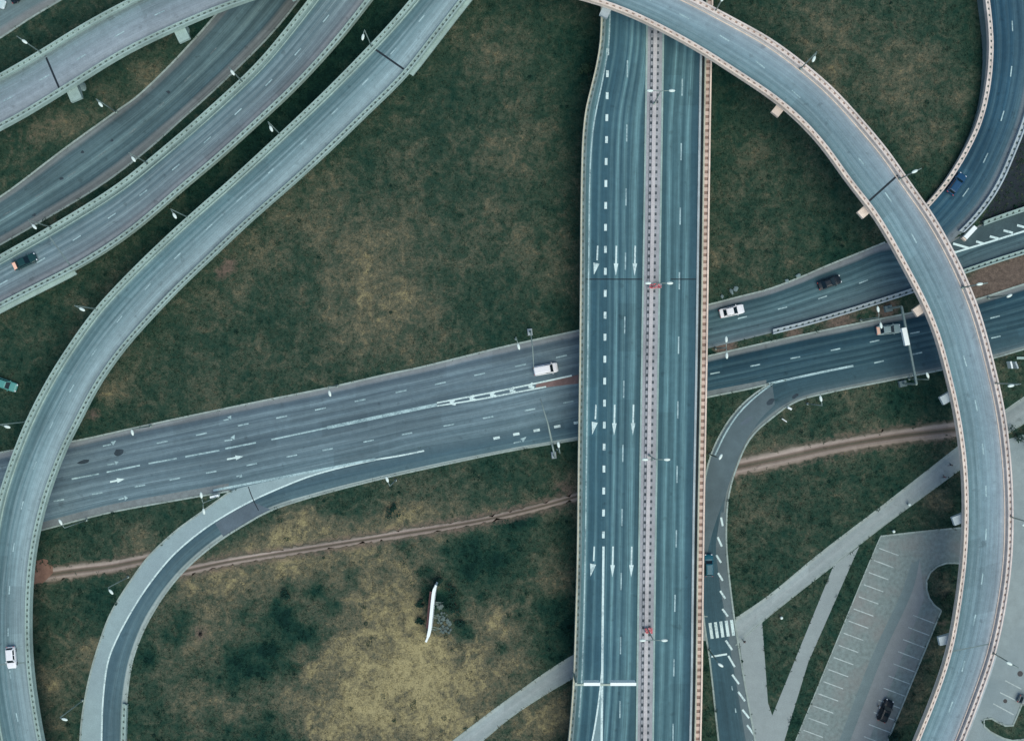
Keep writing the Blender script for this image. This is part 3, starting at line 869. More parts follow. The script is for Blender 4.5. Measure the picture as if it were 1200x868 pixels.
M_b = asphalt("loop_tarmac", [(0, lin(92, 122, 132)), (.3, lin(98, 126, 136)), (.55, lin(114, 138, 150)), (.78, lin(132, 148, 160)), (.84, lin(158, 168, 178)), (.9, lin(178, 178, 184)), (1, lin(178, 174, 176))],
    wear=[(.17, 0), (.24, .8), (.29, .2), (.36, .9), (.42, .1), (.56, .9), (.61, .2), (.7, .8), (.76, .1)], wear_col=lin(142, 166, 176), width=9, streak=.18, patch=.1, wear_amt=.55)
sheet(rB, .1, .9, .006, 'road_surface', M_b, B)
rail(rB, 0, B, M_tan, M_pink, pitch=1.3, hole=.5, gap=.34, dark=M_gapw)
rail(rB, 1, B, M_pink, M_pink, pitch=1.2, hole=.42, gap=.36, dark=M_gapw)
mb = MB(); bar(mb, rB, 1, 1.25, 1.42, 0, .14); recalc(mb.build('kerb', M_tan, B))
B_D = [(757, -2), (802, 19.5), (849, 45), (891, 76), (933, 110.5), (974, 149), (1010, 190), (1041, 231), (1071, 279), (1094, 326), (1114, 374), (1131, 423), (1144, 475), (1152, 526), (1155.5, 575), (1155.5, 626), (1151, 678), (1142, 726), (1129, 780), (1114, 828), (1096, 872)]
marking('lane_dash', lambda mb: dashes(B_D, lambda a, b: ZB(a, b) + .012, mb, 13, .22), M_worn, B)
joint(rB, B, 1039, 218, .1, .9)
joint(rB, B, 1146, 760, .1, .9, M_conc_dk, .25)
for px, py in ((700, 2), (905, 125), (1005, 237), (1073, 351), (1107, 454), (1127, 597), (1109, 742), (1040, 930)):
    pier(rB, B, rB.nearest(px + 20, py - (12 if px < 1000 else 0)), (1.5, -1.2), 1.6, cap_mat=M_tan if 800 < px < 1100 else M_pale, shift=2.0, cr=.8)
def wing(road, side, parent, d0, d1, m0, m1, mat, drop=.35):
    mb = MB(); rings = []
    for d in road.grid(d0, d1, 2.0):
        a, b = v_of(road, d, -m1, side), v_of(road, d, -m0, side)
        p, q = road.at(d, a, -drop), road.at(d, b, -drop)
        rings.append([p, q, (q[0], q[1], q[2] - .45), (p[0], p[1], p[2] - .45)])
    mb.loft(rings); return recalc(mb.build('edge_walkway', mat, parent))
wing(rB, 1, B, rB.nearest(1140, 775, ZB), rB.len, .02, 1.0, M_pale, .25)

# --- straight dual viaduct
ZA = 7.0
AL = [(704.5, -110), (704.5, -60), (704, 8), (702.5, 50), (698, 78), (692, 103), (686, 128), (682.5, 158), (680.5, 217), (679.5, 330), (678.5, 434), (677, 540), (675.7, 651), (673, 750), (671, 800), (668.5, 835), (665.5, 868), (659, 920), (650, 985)]
AR = [(836.5, -110), (835.5, -60), (834.5, 30), (833.5, 65), (831, 217), (828, 434), (825, 600), (823.7, 700), (822.5, 800), (821, 868), (820, 920), (818.5, 985)]
rA, A = bridge('broad straight viaduct with a paved median, running from top to bottom', AL, AR, ZA, 'y')
deck(rA, A, M_conc)
M_a = asphalt("viaduct_tarmac", [(0, lin(72, 104, 112)), (.06, lin(74, 104, 114)), (.10, lin(54, 88, 102)), (.3, lin(52, 84, 98)), (.5, lin(60, 90, 100)), (.7, lin(60, 92, 102)), (.85, lin(58, 90, 102)), (.9, lin(54, 84, 98)), (1, lin(70, 100, 108))],
    wear=[(.06, .2), (.075, .9), (.09, 0), (.13, 0), (.145, .4), (.165, 0), (.22, .1), (.235, .4), (.26, 0), (.285, 1), (.31, 0), (.345, .7), (.365, 0), (.43, .9), (.455, 0),
          (.66, 0), (.69, .9), (.715, .1), (.745, .3), (.765, .6), (.79, 0), (.83, .8), (.86, 0)], wear_col=lin(116, 156, 164), width=24, streak=.18, patch=.1, wear_amt=.9)
sheet(rA, .012, .985, .006, 'road_surface', M_a, A, nv=12)
M_cream = weathered("cream_concrete", lin(186, 186, 170), var=.12)
rail(rA, 0, A, M_cream, M_conc_dk, pitch=1.3, hole=.5, gap=.35)
M_or = weathered("orange_tan_concrete", lin(230, 211, 198), var=.12, scale=.6)
M_tie = weathered("tan_tie", lin(206, 184, 172), var=.15)
M_gapb = weathered("brown_rail_opening", lin(152, 128, 118), var=.15)
rail(rA, 1, A, M_or, M_cream, pitch=1.3, hole=.55, gap=.72, dark=M_gapb, tie=M_tie)
mb = MB(); bar(mb, rA, 1, 1.75, 2.15, 0, .16); recalc(mb.build('kerb', M_pale, A))
mb = MB(); bar(mb, rA, 1, 1.34, 1.74, .007, .05); recalc(mb.build('gutter', M_dark, A))
# median: pale kerbs, walkway, two rows of openings with ties, pale central strip
MEDC = [(769, -110), (768.3, -40), (767.7, 30), (765, 217), (761.5, 434), (758.3, 651), (756.8, 760), (755.5, 868), (754, 985)]
rMed = Road([(x - 10.6, y) for x, y in MEDC], [(x + 10.6, y) for x, y in MEDC], ZA, 'y')
def slabs(mb, spans, z0, z1):
    for m0, m1 in spans: bar(mb, rMed, 0, m0, m1, z0, z1)
wm = float(rMed.w.mean())
mb = MB(); slabs(mb, ((0, .32), (wm - .32, wm)), .007, .17); recalc(mb.build('median_kerb', M_conc, A))
M_gapm = weathered("median_opening", lin(78, 88, 96), var=.15)
M_lil = weathered("lilac_paving", lin(158, 162, 170), var=.1)
mb = MB(); slabs(mb, ((.32, .93), (wm - .93, wm - .32)), .007, .13); recalc(mb.build('median_paving', M_lil, A))
mb = MB(); slabs(mb, ((1.36, wm - 1.36),), .007, .52); recalc(mb.build('median_barrier', weathered("pale_pink_concrete", lin(188, 186, 190), var=.08), A))
for m0 in (.93, wm - 1.36):
    mb = MB(); castellated(mb, rMed, 0, m0 + .003, m0 + .427, .27, .36, .4, rMed.len - .5, 1.32, .56)
    recalc(mb.build('rail_infill', [M_lil, M_gapm], A))
za = ZA + .014
marking('lane_dash', lambda mb: dashes([(713, 5), (712.2, 60), (711, 150), (710, 217), (708.7, 434), (707, 632)], za, mb, 8, .5, 25.7, 52), M_white, A)
marking('lane_dash', lambda mb: dashes([(735.5, 5), (735.2, 81), (733.6, 234), (732, 386), (730.8, 463), (728.8, 610), (727.8, 690), (726.5, 832), (726, 900)], za, mb, 20, .24, 75, 66), M_worn, A)
marking('lane_dash', lambda mb: dashes([(801, 5), (799.4, 104), (797, 258), (794.2, 486), (792.4, 636), (790.8, 712), (788.7, 860), (788, 960)], za, mb, 20, .24, 75.5, 12), M_worn, A)
marking('edge_line', lambda mb: strip([(707.2, 640), (706.6, 700), (706, 760), (705, 868), (703.5, 960)], .42, za, mb), M_white, A)
marking('edge_line', lambda mb: strip([(706.4, 775), (703, 810), (698.5, 843), (694, 868), (684, 915)], .3, za + .004, mb), M_white, A)
patch([(706.2, 776), (703, 810), (698.5, 843), (694, 868), (684, 915)], [(706.4, 776), (705.8, 810), (705.2, 843), (704.8, 868), (704, 915)], za - .004, 'gore_tarmac', weathered("pale_gore", lin(120, 148, 156), var=.1), A)
marking('edge_line', lambda mb: strip([(715, 5), (714.4, 30), (713, 55), (709.5, 75), (705, 100), (699, 128), (694.6, 155), (691.5, 200), (690, 300), (688.6, 434), (687, 560), (685.8, 651), (683.5, 750), (681.5, 800), (678.5, 840)], .26, za + .006, mb), M_worn, A)
for y0, y1, xs in ((288, 323, (722, 744)), (474, 510, (720, 742)), (640, 676, (718, 740))):
    for x in xs:
        marking('lane_arrow', lambda mb: arrow(mb, (x - .4, y1), (x + .4, y0), za, .3, .85, 2.3), M_white, A)
    marking('merge_arrow', lambda mb: bent_arrow(mb, (xs[0] - 21.5, y0), (xs[0] - 22.3, y0 + 17), (xs[0] - 26, y1 - 1), za, .28, 1.15), M_white, A)
joint(rA, A, 757, 328, .05, .57, M_joint, .2); joint(rA, A, 757, 328, .71, .93, M_joint, .2)
for px, py in ((766, -75), (766, 60), (765, 200), (763, 318), (759, 560), (757, 690), (755, 830), (752, 950)):
    pier(rA, A, rA.nearest(px, py, ZA), (-.6, -.6), 1.8, cols=4)

# --- S-bend flyover on the left
ZC = 7.0
CL = [(575, -110), (525, -52), (482, 0), (460, 26), (432, 56), (382, 107), (327, 159), (264, 217), (225, 251), (190, 283), (150, 322), (112, 363), (84, 402), (62, 436), (33, 491), (15, 536), (0, 581), (-8, 620), (-13, 660), (-17, 700), (-18, 740), (-17, 785), (-11, 830), (-3, 875), (10, 925), (27, 985)]
CR = [(610, -75), (590, -52), (547, 0), (526, 27), (505, 54), (477, 90), (437, 129), (400, 165), (345, 216), (300, 255), (250, 302), (212, 338), (175, 377), (150, 405), (129, 433), (110, 463), (95, 494), (82, 517), (72, 541), (60, 573), (51, 604), (42, 648), (38, 690), (37, 733), (38.5, 776), (44, 821), (52, 868), (65, 925), (78, 972)]
rC, Cc = bridge('pale S-bend flyover crossing the main road near the left edge', CL, CR, ZC)
deck(rC, Cc, M_conc)
M_c = asphalt("sbend_tarmac", [(0, lin(116, 136, 140)), (.13, lin(108, 132, 138)), (.2, lin(78, 108, 116)), (.45, lin(84, 112, 120)), (.54, lin(112, 138, 146)), (.75, lin(128, 150, 158)), (.86, lin(134, 152, 160)), (1, lin(134, 154, 158))],
    wear=[(.18, 0), (.24, .3), (.29, 0), (.36, .7), (.4, .1), (.45, .9), (.5, .2), (.6, .4), (.7, .9), (.85, .4)], wear_col=lin(142, 166, 174), width=9, streak=.22, patch=.1, wear_amt=.8)
sheet(rC, .02, .985, .006, 'road_surface', M_c, Cc)
mb = MB(); bar(mb, rC, 0, 1.05, 1.3, .007, .16); recalc(mb.build('kerb', M_conc, Cc))
mb = MB(); bar(mb, rC, 1, 1.1, 1.26, .007, .16); recalc(mb.build('kerb', M_conc, Cc))
rail(rC, 0, Cc, M_conc, M_conc, pitch=1.1, hole=.35, gap=.3); rail(rC, 1, Cc, M_conc, M_conc, pitch=1.1, hole=.45)
marking('lane_dash', lambda mb: dashes([(525, -15), (494, 22), (461, 60), (428, 96), (392, 131), (356, 166), (318, 200), (281, 233), (245, 266), (208, 300), (173, 336), (140, 374), (110, 413), (84, 455), (60, 499), (41, 545), (26, 592), (16, 641), (11, 691), (9.5, 740), (12, 790), (20, 840), (33, 889)], ZC + .012, mb, 10, .2), M_worn, Cc)
joint(rC, Cc, 454, 68, .1, .88); joint(rC, Cc, 11, 777, .06, .86, M_conc_dk, .25)
for px, py in ((455, 68), (336, 182), (222, 293), (125, 393), (36, 640), (10, 778)):
    pier(rC, Cc, rC.nearest(px, py, ZC), (-.6, -.8), 1.6, shift=-.6, cr=.8)
wing(rC, 1, Cc, 0, rC.nearest(455, 70), .02, .75, M_conc, .12)

# --- embanked flyover between them
ZG = 4.0
GL = [(-170, 395), (-60, 335), (0, 300), (60, 266), (140, 216), (175, 188), (225, 147), (275, 104), (300, 80), (332, 33), (362, 0), (410, -62), (450, -115)]
GR = [(-146, 437), (-60, 395), (0, 362), (45, 339), (92, 315), (150, 278), (222, 217), (250, 194), (300, 149), (350, 102), (400, 47), (437, 0), (485, -62), (497, -78)]
GL = [(-170, 395), (-60, 335), (0, 300), (60, 266), (140, 216), (175, 188), (225, 146), (275, 101), (303, 74), (334, 37), (363, 0), (410, -62), (450, -115)]
rG, G = bridge('low flyover carrying the dark green car, between the old grey road and the S-bend', GL, GR, ZG)
deck(rG, G, M_conc, 1.2)
M_g = asphalt("embanked_road_tarmac", [(0, lin(118, 136, 138)), (.14, lin(104, 128, 132)), (.2, lin(80, 106, 116)), (.5, lin(88, 110, 120)), (.75, lin(98, 110, 120)), (.82, lin(128, 136, 144)), (1, lin(132, 146, 150))],
    wear=[(.19, 0), (.24, .3), (.3, .8), (.35, .1), (.42, .8), (.47, .1), (.57, .9), (.62, .2), (.7, .5), (.76, 0)], wear_col=lin(138, 158, 166), width=11, streak=.24, patch=.1, wear_amt=.85)
sheet(rG, .02, .985, .006, 'road_surface', M_g, G)
rail(rG, 0, G, M_conc, M_conc, pitch=1.25, hole=.4, gap=.32); rail(rG, 1, G, M_conc, M_conc, pitch=1.25, hole=.5)
mb = MB(); bar(mb, rG, 0, 1.3, 1.45, .007, .15); recalc(mb.build('kerb', M_conc, G))
for px, py in ((-60, 365), (38, 310), (135, 250), (222, 182), (300, 115), (370, 35), (430, -50)):
    pier(rG, G, rG.nearest(px, py), (-.8, -1.2), 1.5, capdrop=.5, shift=-.8, cr=.8)
wing(rG, 1, G, 0, rG.nearest(72, 297), .0, .7, M_conc, .12)
marking('lane_dash', lambda mb: dashes([(414, -18), (382, 22), (349, 61), (315, 97), (279, 131), (243, 164), (206, 196), (168, 226), (131, 253), (90, 279), (48, 305), (4, 331), (-40, 355)], ZG + .012, mb, 11, .2), M_worn, G)
joint(rG, G, 70, 292, .1, .86, M_conc_dk, .3)

# --- first flyover, top-left corner
ZE = 8.5
EL = [(-190, 182), (-80, 130), (0, 89), (50, 60), (100, 29), (150, 2), (200, -22), (300, -66), (420, -108)]
ER = [(-170, 238), (-60, 185), (0, 153), (25, 140), (85, 103), (150, 63), (215, 32), (260, 13), (300, -1), (350, -18), (450, -52)]
rE, E = bridge('topmost left flyover on hammerhead piers crossing above the old grey road', EL, ER, ZE)
deck(rE, E, M_conc)
M_e = asphalt("corner_flyover_tarmac", [(0, lin(122, 140, 142)), (.14, lin(112, 130, 136)), (.22, lin(112, 134, 142)), (.5, lin(124, 140, 150)), (.8, lin(136, 148, 158)), (1, lin(140, 152, 156))],
    wear=[(.2, 0), (.3, .5), (.36, 0), (.55, .5), (.6, 0), (.68, .8), (.74, .2), (.84, .3)], wear_col=lin(154, 168, 180), width=9, streak=.15, patch=.1, wear_amt=.55)
sheet(rE, .02, .985, .006, 'road_surface', M_e, E)
rail(rE, 0, E, M_conc, M_conc, pitch=1.2, hole=.3, gap=.3); rail(rE, 1, E, M_conc, M_conc, pitch=1.2, hole=.5)
mb = MB(); bar(mb, rE, 0, 1.25, 1.42, .007, .15); recalc(mb.build('kerb', M_conc_dk, E))
marking('lane_dash', lambda mb: dashes([(235, -4), (187, 15.5), (140, 40), (95, 67), (52, 91), (9, 116), (-36, 138)], ZE + .012, mb, 13, .2), M_worn, E)
joint(rE, E, 60, 82, .12, .88)
for px, py in ((-60, 155), (75, 83), (203, 20), (330, -42)):
    pier(rE, E, rE.nearest(px, py, ZE), (-.8, 2.1), 2.2, cap_mat=M_conc, shift=1.5)

# ================================================================== GUARD RAILS ON THE GROUND
def roadside_rail(label, road, side, d0, d1, mat, m=-.35):
    c = road.at((d0 + d1) / 2, side)
    root = thing('roadside_barrier', label, 'crash barrier', (c[0], c[1], 0))
    rail(road, side, root, mat, mat, d0, d1, m=m, pitch=1.25, hole=.45, z0=.0)
    return root
roadside_rail('pale barrier between the northern carriageway and the stony strip under the loop flyover', road_n, 1, road_n.nearest(905, 365, 0), road_n.nearest(1095, 307, 0), M_pale)
roadside_rail('pale barrier along the lower side of the merging road, right of the loop flyover', road_n, 1, road_n.nearest(1096, 307, 0), road_n.len, M_conc)
roadside_rail('plain barrier on the upper side of the merging road with white hatching', road_n, 0, road_n.nearest(1150, 284, 0), road_n.len, M_conc, m=-.5)
roadside_rail('pinkish barrier on the inner, grass side of the curving ramp', road_h, 0, road_h.nearest(1082, 273, 0), road_h.len, M_pink)
roadside_rail('grey barrier on the outer, gravel side of the curving ramp', road_h, 1, road_h.nearest(1100, 262, 0), road_h.len, M_pale)
roadside_rail('short barrier on the grass side of the slip road, at the bottom left', road_slip, 1, road_slip.nearest(126, 818, 0), road_slip.len, M_conc)
# gore end block
cb = W(1135, 273, 0)
t = thing('crash_cushion', 'white boxy crash cushion where the curving ramp and hatched merging road split', 'crash cushion', cb)
ang = math.atan2(14, 13)
mb = MB(); mb.box((0, 0, .5), (3.2, .9, 1.0), 0, .92); mb.build('cushion_body', M_sign, t, local=True)
mb = MB(); mb.box((-1.75, 0, .45), (.28, 1.0, .9), 0, .9); mb.build('nose_plate', M_tan, t, local=True)
t.rotation_euler = (0, 0, ang)

# ================================================================== STREET LAMPS
LAMP_N = [0]
def lamp(label, base, z, arm, h=10.5, group='street lamps with one arm', double=False):
    """arm: survey vector from pole top to lamp head"""
    if callable(z): z = z(base[0] - 25, base[1])
    p = W(base[0], base[1], z)
    t = thing('street_lamp', label, 'street lamp', p, 0, group)
    mb = MB(); mb.tube([(0, 0, -.05), (0, 0, .5), (0, 0, .55)], [.26, .24, .12], 10); mb.build('base_plate', M_metal, t, local=True)
    mb = MB(); mb.tube([(0, 0, .5), (0, 0, h * .6), (0, 0, h)], [.13, .11, .08], 8); mb.build('pole', M_metal, t, smooth=True, local=True)
    k = (CAM_Z - z - h) / CAM_Z / 6.0
    v = Vector((arm[0] * k, -arm[1] * k, 0)); ln = v.length; d = v.normalized(); rz = math.atan2(d.y, d.x)
    for sgn in ((1, -1) if double else (1,)):
        dd = d * sgn
        a = dd * max(.2, ln - .45)
        mb = MB(); mb.tube([(0, 0, h - .15), (a.x * .35, a.y * .35, h + .22), (a.x, a.y, h + .3)], [.075, .065, .06], 8); mb.build('arm', M_metal, t, smooth=True, local=True)
        c = dd * ln
        mb = MB(); mb.ellipsoid((c.x, c.y, h + .32), (.62, .27, .16), rz); hd = mb.build('lamp_head', M_lamp, t, smooth=True, local=True)
        mb = MB(); mb.ellipsoid((c.x + dd.x * .1, c.y + dd.y * .1, h + .2), (.4, .19, .08), rz, 8, 4); mb.build('lens', M_lens, hd, smooth=True, local=True)
    return t

GA = 'twin-headed lamps on the viaduct median'
for y, x, lab in ((121.5, 766.5, 'twin-headed lamp on the viaduct median nearest the crossing loop flyover'), (336.5, 764.3, 'twin-headed lamp on the viaduct median behind the wide red flower planter'),
                  (533.5, 761, 'twin-headed lamp on the viaduct median without flowers, between the two flower planters'), (735.5, 758.2, 'twin-headed lamp on the viaduct median beside the small pink flower planter')):
    lamp(lab, (x, y), ZA + .5, (12.8, 0), 9.0, GA, True)
lamp('street lamp on the topmost left flyover above its dark expansion joint', (50, 63), ZE, (10, 7))
lamp('street lamp on the grass below the topmost flyover, beside the old grey road', (137, 132), 0, (6, 7))
lamp('street lamp on the low middle flyover parapet, farthest up the old grey road', (285, 97), ZG, (5, 7))
lamp('street lamp on the low middle flyover parapet, middle one of three', (174, 192), ZG, (6, 8))
lamp('street lamp on the low middle flyover parapet behind the dark green car', (62, 267), ZG, (8, 8))
lamp('street lamp on the S-bend flyover at its upper dark joint', (436, 56), ZC, (-1.5, 9))
lamp('street lamp on the S-bend flyover, second from the top of the picture', (329, 158), ZC, (4, 8.5))
lamp('street lamp on the S-bend flyover, third from the top of the picture', (221, 255), ZC, (5, 8))
lamp('street lamp on the S-bend flyover, at the start of the tight left bend', (114, 362), ZC, (9.5, 4.5))
lamp('street lamp on the S-bend flyover just above the main road', (31, 494), ZC, (9.5, 2.5))
lamp('roadside lamp on the upper kerb of the main road close to the viaduct', (604.5, 397), 0, (3, 11))
lamp('roadside lamp on the upper kerb of the main road, halfway between flyover and viaduct', (395.5, 452), 0, (2, 8))
lamp('roadside lamp on the upper kerb of the main road close to the S-bend flyover', (177, 499), 0, (1, 4))
lamp('roadside lamp on the lower kerb of the main road beside the S-bend flyover', (102, 609), 0, (-4, -7))
lamp('roadside lamp on the lower grass where the slip road lane begins', (464, 562.5), 0, (-3, -8))
lamp('roadside lamp by the lower gantry foot, next to the viaduct', (653.5, 526), 0, (-2, -10))
lamp('twin-armed lamp in the grass wedge between main road and slip road', (256, 581.5), 0, (1.5, 9.5), 10.5, 'twin-armed lamps between carriageways', True)
lamp('twin-armed lamp in the eastern median right next to the viaduct', (838.5, 408.5), 0, (.3, 9.5), 10.5, 'twin-armed lamps between carriageways', True)
lamp('twin-armed lamp in the eastern median beside the silver car', (1008.5, 375), 0, (1.7, 9.5), 10.5, 'twin-armed lamps between carriageways', True)
lamp('roadside lamp outside the bend of the slip road, near the dirt track', (150.5, 675.5), 0, (4, 4.5))
lamp('roadside lamp outside the slip road near the bottom edge of the picture', (97, 820), 0, (6, 1.5))
lamp('street lamp on the outer parapet of the loop flyover above the upper right lawn', (938, 81), ZB, (-4, 9))
lamp('street lamp on the outer parapet of the loop flyover at its dark joint', (1054, 210), ZB, (-8.5, 4))
lamp('street lamp on the outer parapet of the loop flyover over the reddish median', (1127.5, 337), ZB, (-10, 1.5))
lamp('street lamp on the outer parapet of the loop flyover just below the southern carriageway', (1164.5, 449), ZB, (-12.5, 2))
lamp('street lamp on the outer parapet of the loop flyover beside the grey forecourt', (1183, 605), ZB, (-15, 0))
lamp('street lamp on the outer parapet of the loop flyover near the forecourt stalls', (1162.5, 764), ZB, (-12, -6))
lamp('street lamp on the outer parapet of the loop flyover, uppermost, near the top edge', (838, 14), ZB, (-5, 9))
lamp('roadside lamp beside the exit lane, under the edge of the viaduct by the dirt track', (831.5, 532), 0, (1, -2), 10.0)
lamp('roadside lamp beside the exit lane just below its stop line', (831, 761), 0, (1.5, 1), 10.0)
lamp('roadside lamp on the grass inside the bend where the exit lane starts', (946, 473), 0, (-2, -8), 10.0)
lamp('roadside lamp by the foot of the white-boxed gantry on the southern verge', (1065, 444), 0, (-2, -5), 10.0)
lamp('roadside lamp on the upper kerb of the southern carriageway right of the loop flyover', (1158, 349), 0, (-4, 2), 10.0)

# ================================================================== GANTRIES AND SIGNS
def beam_between(mb, a, b, w, h):
    a, b = Vector(a), Vector(b); d = (b - a).normalized(); n = Vector((-d.y, d.x, 0)).normalized() * w / 2
    up = Vector((0, 0, h / 2))
    mb.loft([[p - n - up, p + n - up, p + n + up, p - n + up] for p in (a, b)])
# viaduct sign gantry (cantilever from the left parapet)
zt = ZA + 6.4
ba = W(672.6, 788.5, ZA)
t = thing('sign_gantry', 'overhead sign gantry with two white-topped panels across the viaduct', 'sign gantry', ba)
top = W(0, 801, zt)[1]
xl, xr = W(674, 801, zt)[0], W(745, 801, zt)[0]
mb = MB(); mb.tube([(ba[0], ba[1], ZA - .3), (ba[0], ba[1], zt + .3)], [.24, .2], 10); mb.build('post', M_metal, t)
mb = MB(); beam_between(mb, (ba[0] - .2, ba[1] - .26, zt), (xr, ba[1] - .26, zt), .34, .4); recalc(mb.build('beam', M_metal, t))
for x0, x1 in ((684, 702.5), (715, 744.5)):
    a, b = W(x0, 801, zt)[0], W(x1, 801, zt)[0]
    mb = MB(); mb.box(((a + b) / 2, ba[1] + .1, zt - .1), (b - a, .3, 2.0)); s_ = mb.build('sign_panel', M_sign, t)
    mb = MB(); mb.box(((a + b) / 2, ba[1] + .1, zt + .98), (b - a + .1, .55, .14)); mb.build('light_hood', M_sign, s_)
# portal gantry over the southern carriageway
zt = 7.4
pN, pS = W(1056.5, 359, zt), W(1074, 450, zt)
t = thing('sign_gantry', 'portal gantry with a long white box spanning the southern carriageway', 'sign gantry', ((pN[0] + pS[0]) / 2, (pN[1] + pS[1]) / 2, 0))
mb = MB(); beam_between(mb, pN, pS, .34, .5); recalc(mb.build('beam', M_conc_dk, t))
for p in (pN, pS):
    mb = MB(); mb.tube([(p[0], p[1], 0), (p[0], p[1], zt)], [.2, .2], 10); mb.build('post', M_metal, t)
    mb = MB(); mb.box((p[0], p[1], .3), (1.6, 1.3, .6), .2, .85); mb.build('footing', M_conc_dk, t)
q0, q1 = W(1059.5, 384, zt + .5), W(1063.8, 404.5, zt + .5)
mb = MB(); beam_between(mb, (q0[0], q0[1], zt + .1), (q1[0], q1[1], zt + .1), .9, .8); recalc(mb.build('sign_box', M_sign, t))
# two cantilever masts over the main road beside the viaduct
def mast(label, foot, pts, zt, r0):
    f = W(*foot, 0)
    t = thing('cantilever_mast', label, 'cantilever mast', f, 0, 'cantilever masts over the main road')
    mb = MB(); mb.box((f[0], f[1], .35), (1.0, 1.4, .7), .1, .85); mb.build('footing', M_pale, t)
    P = [W(*q, zt) for q in pts]
    mb = MB(); mb.tube([(f[0], f[1], .5), (f[0], f[1], zt * .8), P[0]], [.2, .18, r0], 8); mb.build('post', M_metal, t, smooth=True)
    mb = MB(); mb.tube([P[0]] + P[1:], list(np.linspace(r0, .07, len(P))), 8); mb.build('arm', M_metal, t, smooth=True)
mast('slim mast on the upper verge reaching over the white van', (621, 389), [(622.5, 394), (624.2, 408), (625.5, 432)], 6.5, .12)
mast('thicker tapering mast on the lower verge reaching over the main road', (649, 533), [(647, 519), (642, 496), (637, 480), (633, 466)], 6.5, .22)
def road_sign(label, px, py, w, hgt, ang, th=.12, zc=2.2, mat=None):
    p = W(px, py, 0)
    t = thing('road_sign', label, 'road sign', p, ang)
    for x in (-w * .3, w * .3):
        mb = MB(); mb.tube([(x, 0, 0), (x, 0, zc + hgt / 2)], .045, 6); mb.build('post', M_metal, t, local=True)
    mb = MB(); mb.box((0, -.1, zc), (w, th, hgt)); mb.build('sign_panel', mat or M_sign, t, local=True)
road_sign('wide white sign board at the nose between main road and slip road', 254, 579.5, 1.7, 1.0, .22, .4, 1.4)
road_sign('small white sign board on the kerb inside the exit lane bend', 923, 477.5, .8, .8, -.5, .35, 1.6)
road_sign('low pale sign board lying back in the grass inside the exit lane bend', 918, 491.5, 1.1, .7, -.6, .14, .8)
road_sign('pale upright board by the southern verge, nearer the loop flyover', 1179.5, 427.5, 1.4, 1.6, -1.35, .3, 1.6)
road_sign('bluish upright board by the southern verge, farther from the loop flyover', 1185.5, 427.5, 1.4, 1.6, -1.2, .3, 1.6, M_pale)
# bench at the right edge
p = W(1196, 419.5, 0); t = thing('bench', 'pale slatted bench on the southern verge at the right edge', 'bench', p)
mb = MB(); mb.box((0, 0, .45), (1.9, .5, .08)); mb.build('seat', M_conc, t, local=True)
for x in (-.7, .7):
    mb = MB(); mb.box((x, 0, .205), (.1, .42, .41)); mb.build('leg', M_metal, t, local=True)

# billboard wall in the dry field
ZW = 4.2
bp = [(511, 685.5), (508.6, 692), (507, 703), (505.8, 715), (504.6, 727), (503.4, 738), (501.5, 746), (499, 752)]
P = resample(catmull(bp, 8), 26)
c = W(505, 718, ZW)
t = thing('billboard', 'long white curved billboard standing in the dry field', 'billboard', (c[0], c[1], 0))
mb = MB(); rings = []
Q = np.array([W(a, b, ZW) for a, b in P]); T = np.gradient(Q, axis=0); T /= np.linalg.norm(T, axis=1)[:, None]; NR = np.stack([-T[:, 1], T[:, 0], T[:, 2] * 0], 1)
for i in range(len(Q)):
    hw = .3 if 1 < i < 23 else .18
    a, b = Q[i] + NR[i] * hw, Q[i] - NR[i] * hw
    rings.append([(a[0], a[1], .3), (b[0], b[1], .3), (b[0], b[1], ZW), (a[0], a[1], ZW)])
mb.loft(rings); recalc(mb.build('panel', M_sign, t))
east = [Vector((abs(n[0]), n[1] * (1 if n[0] > 0 else -1), 0)) for n in NR]
mb = MB(); rings = []
for i in range(4, 21):
    a = Vector(Q[i]) - east[i] * .32; b = Vector(Q[i]) - east[i] * .85
    rings.append([(a.x, a.y, 2.6), (b.x, b.y, 2.3), (b.x, b.y, 2.1), (a.x, a.y, 2.2)])
mb.loft(rings); recalc(mb.build('ledge', weathered("faded_red_board", lin(134, 96, 92), var=.25), t))
for i in (9, 15, 20):
    a = Vector(Q[i]) + east[i] * .32; reach = 1.0 + .06 * i
    mb = MB()
    mb.tube([(a.x, a.y, ZW - .5), (a.x + east[i].x * reach, a.y + east[i].y * reach, .05)], .06, 6)
    mb.tube([(a.x, a.y, .6), (a.x + east[i].x * reach * .8, a.y + east[i].y * reach * .8, .7)], .05, 6)
    mb.tube([(a.x, a.y, 2.2), (a.x + east[i].x * reach * .45, a.y + east[i].y * reach * .45, 2.2)], .05, 6)
    mb.build('brace', M_metal, t)
# loose grey rubble behind it
M_rock = weathered("grey_rubble", lin(92, 108, 108), var=.2, scale=2)
def rock(label, px, py, r, group, mat=None):
    p = W(px, py, 0)
    bm = bmesh.new(); bmesh.ops.create_icosphere(bm, subdivisions=2, radius=r)
    sx, sy, sz = random.uniform(.8, 1.3), random.uniform(.7, 1.1), random.uniform(.45, .7)
    ph = [random.uniform(0, 6) for _ in range(3)]
    for v in bm.verts:
        k = 1 + .18 * math.sin(v.co.x / r * 3 + ph[0]) + .15 * math.sin(v.co.y / r * 4 + ph[1])
        v.co = Vector((v.co.x * sx * k, v.co.y * sy * k, v.co.z * sz + r * sz * .6))
    me = bpy.data.meshes.new('rock'); bm.to_mesh(me); bm.free(); me.materials.append(mat or M_rock)
    o = bpy.data.objects.new('rock', me); o.location = p; o.rotation_euler = (0, 0, random.uniform(0, 6)); COL.objects.link(o)
    return tag(o, label, 'rock', group)
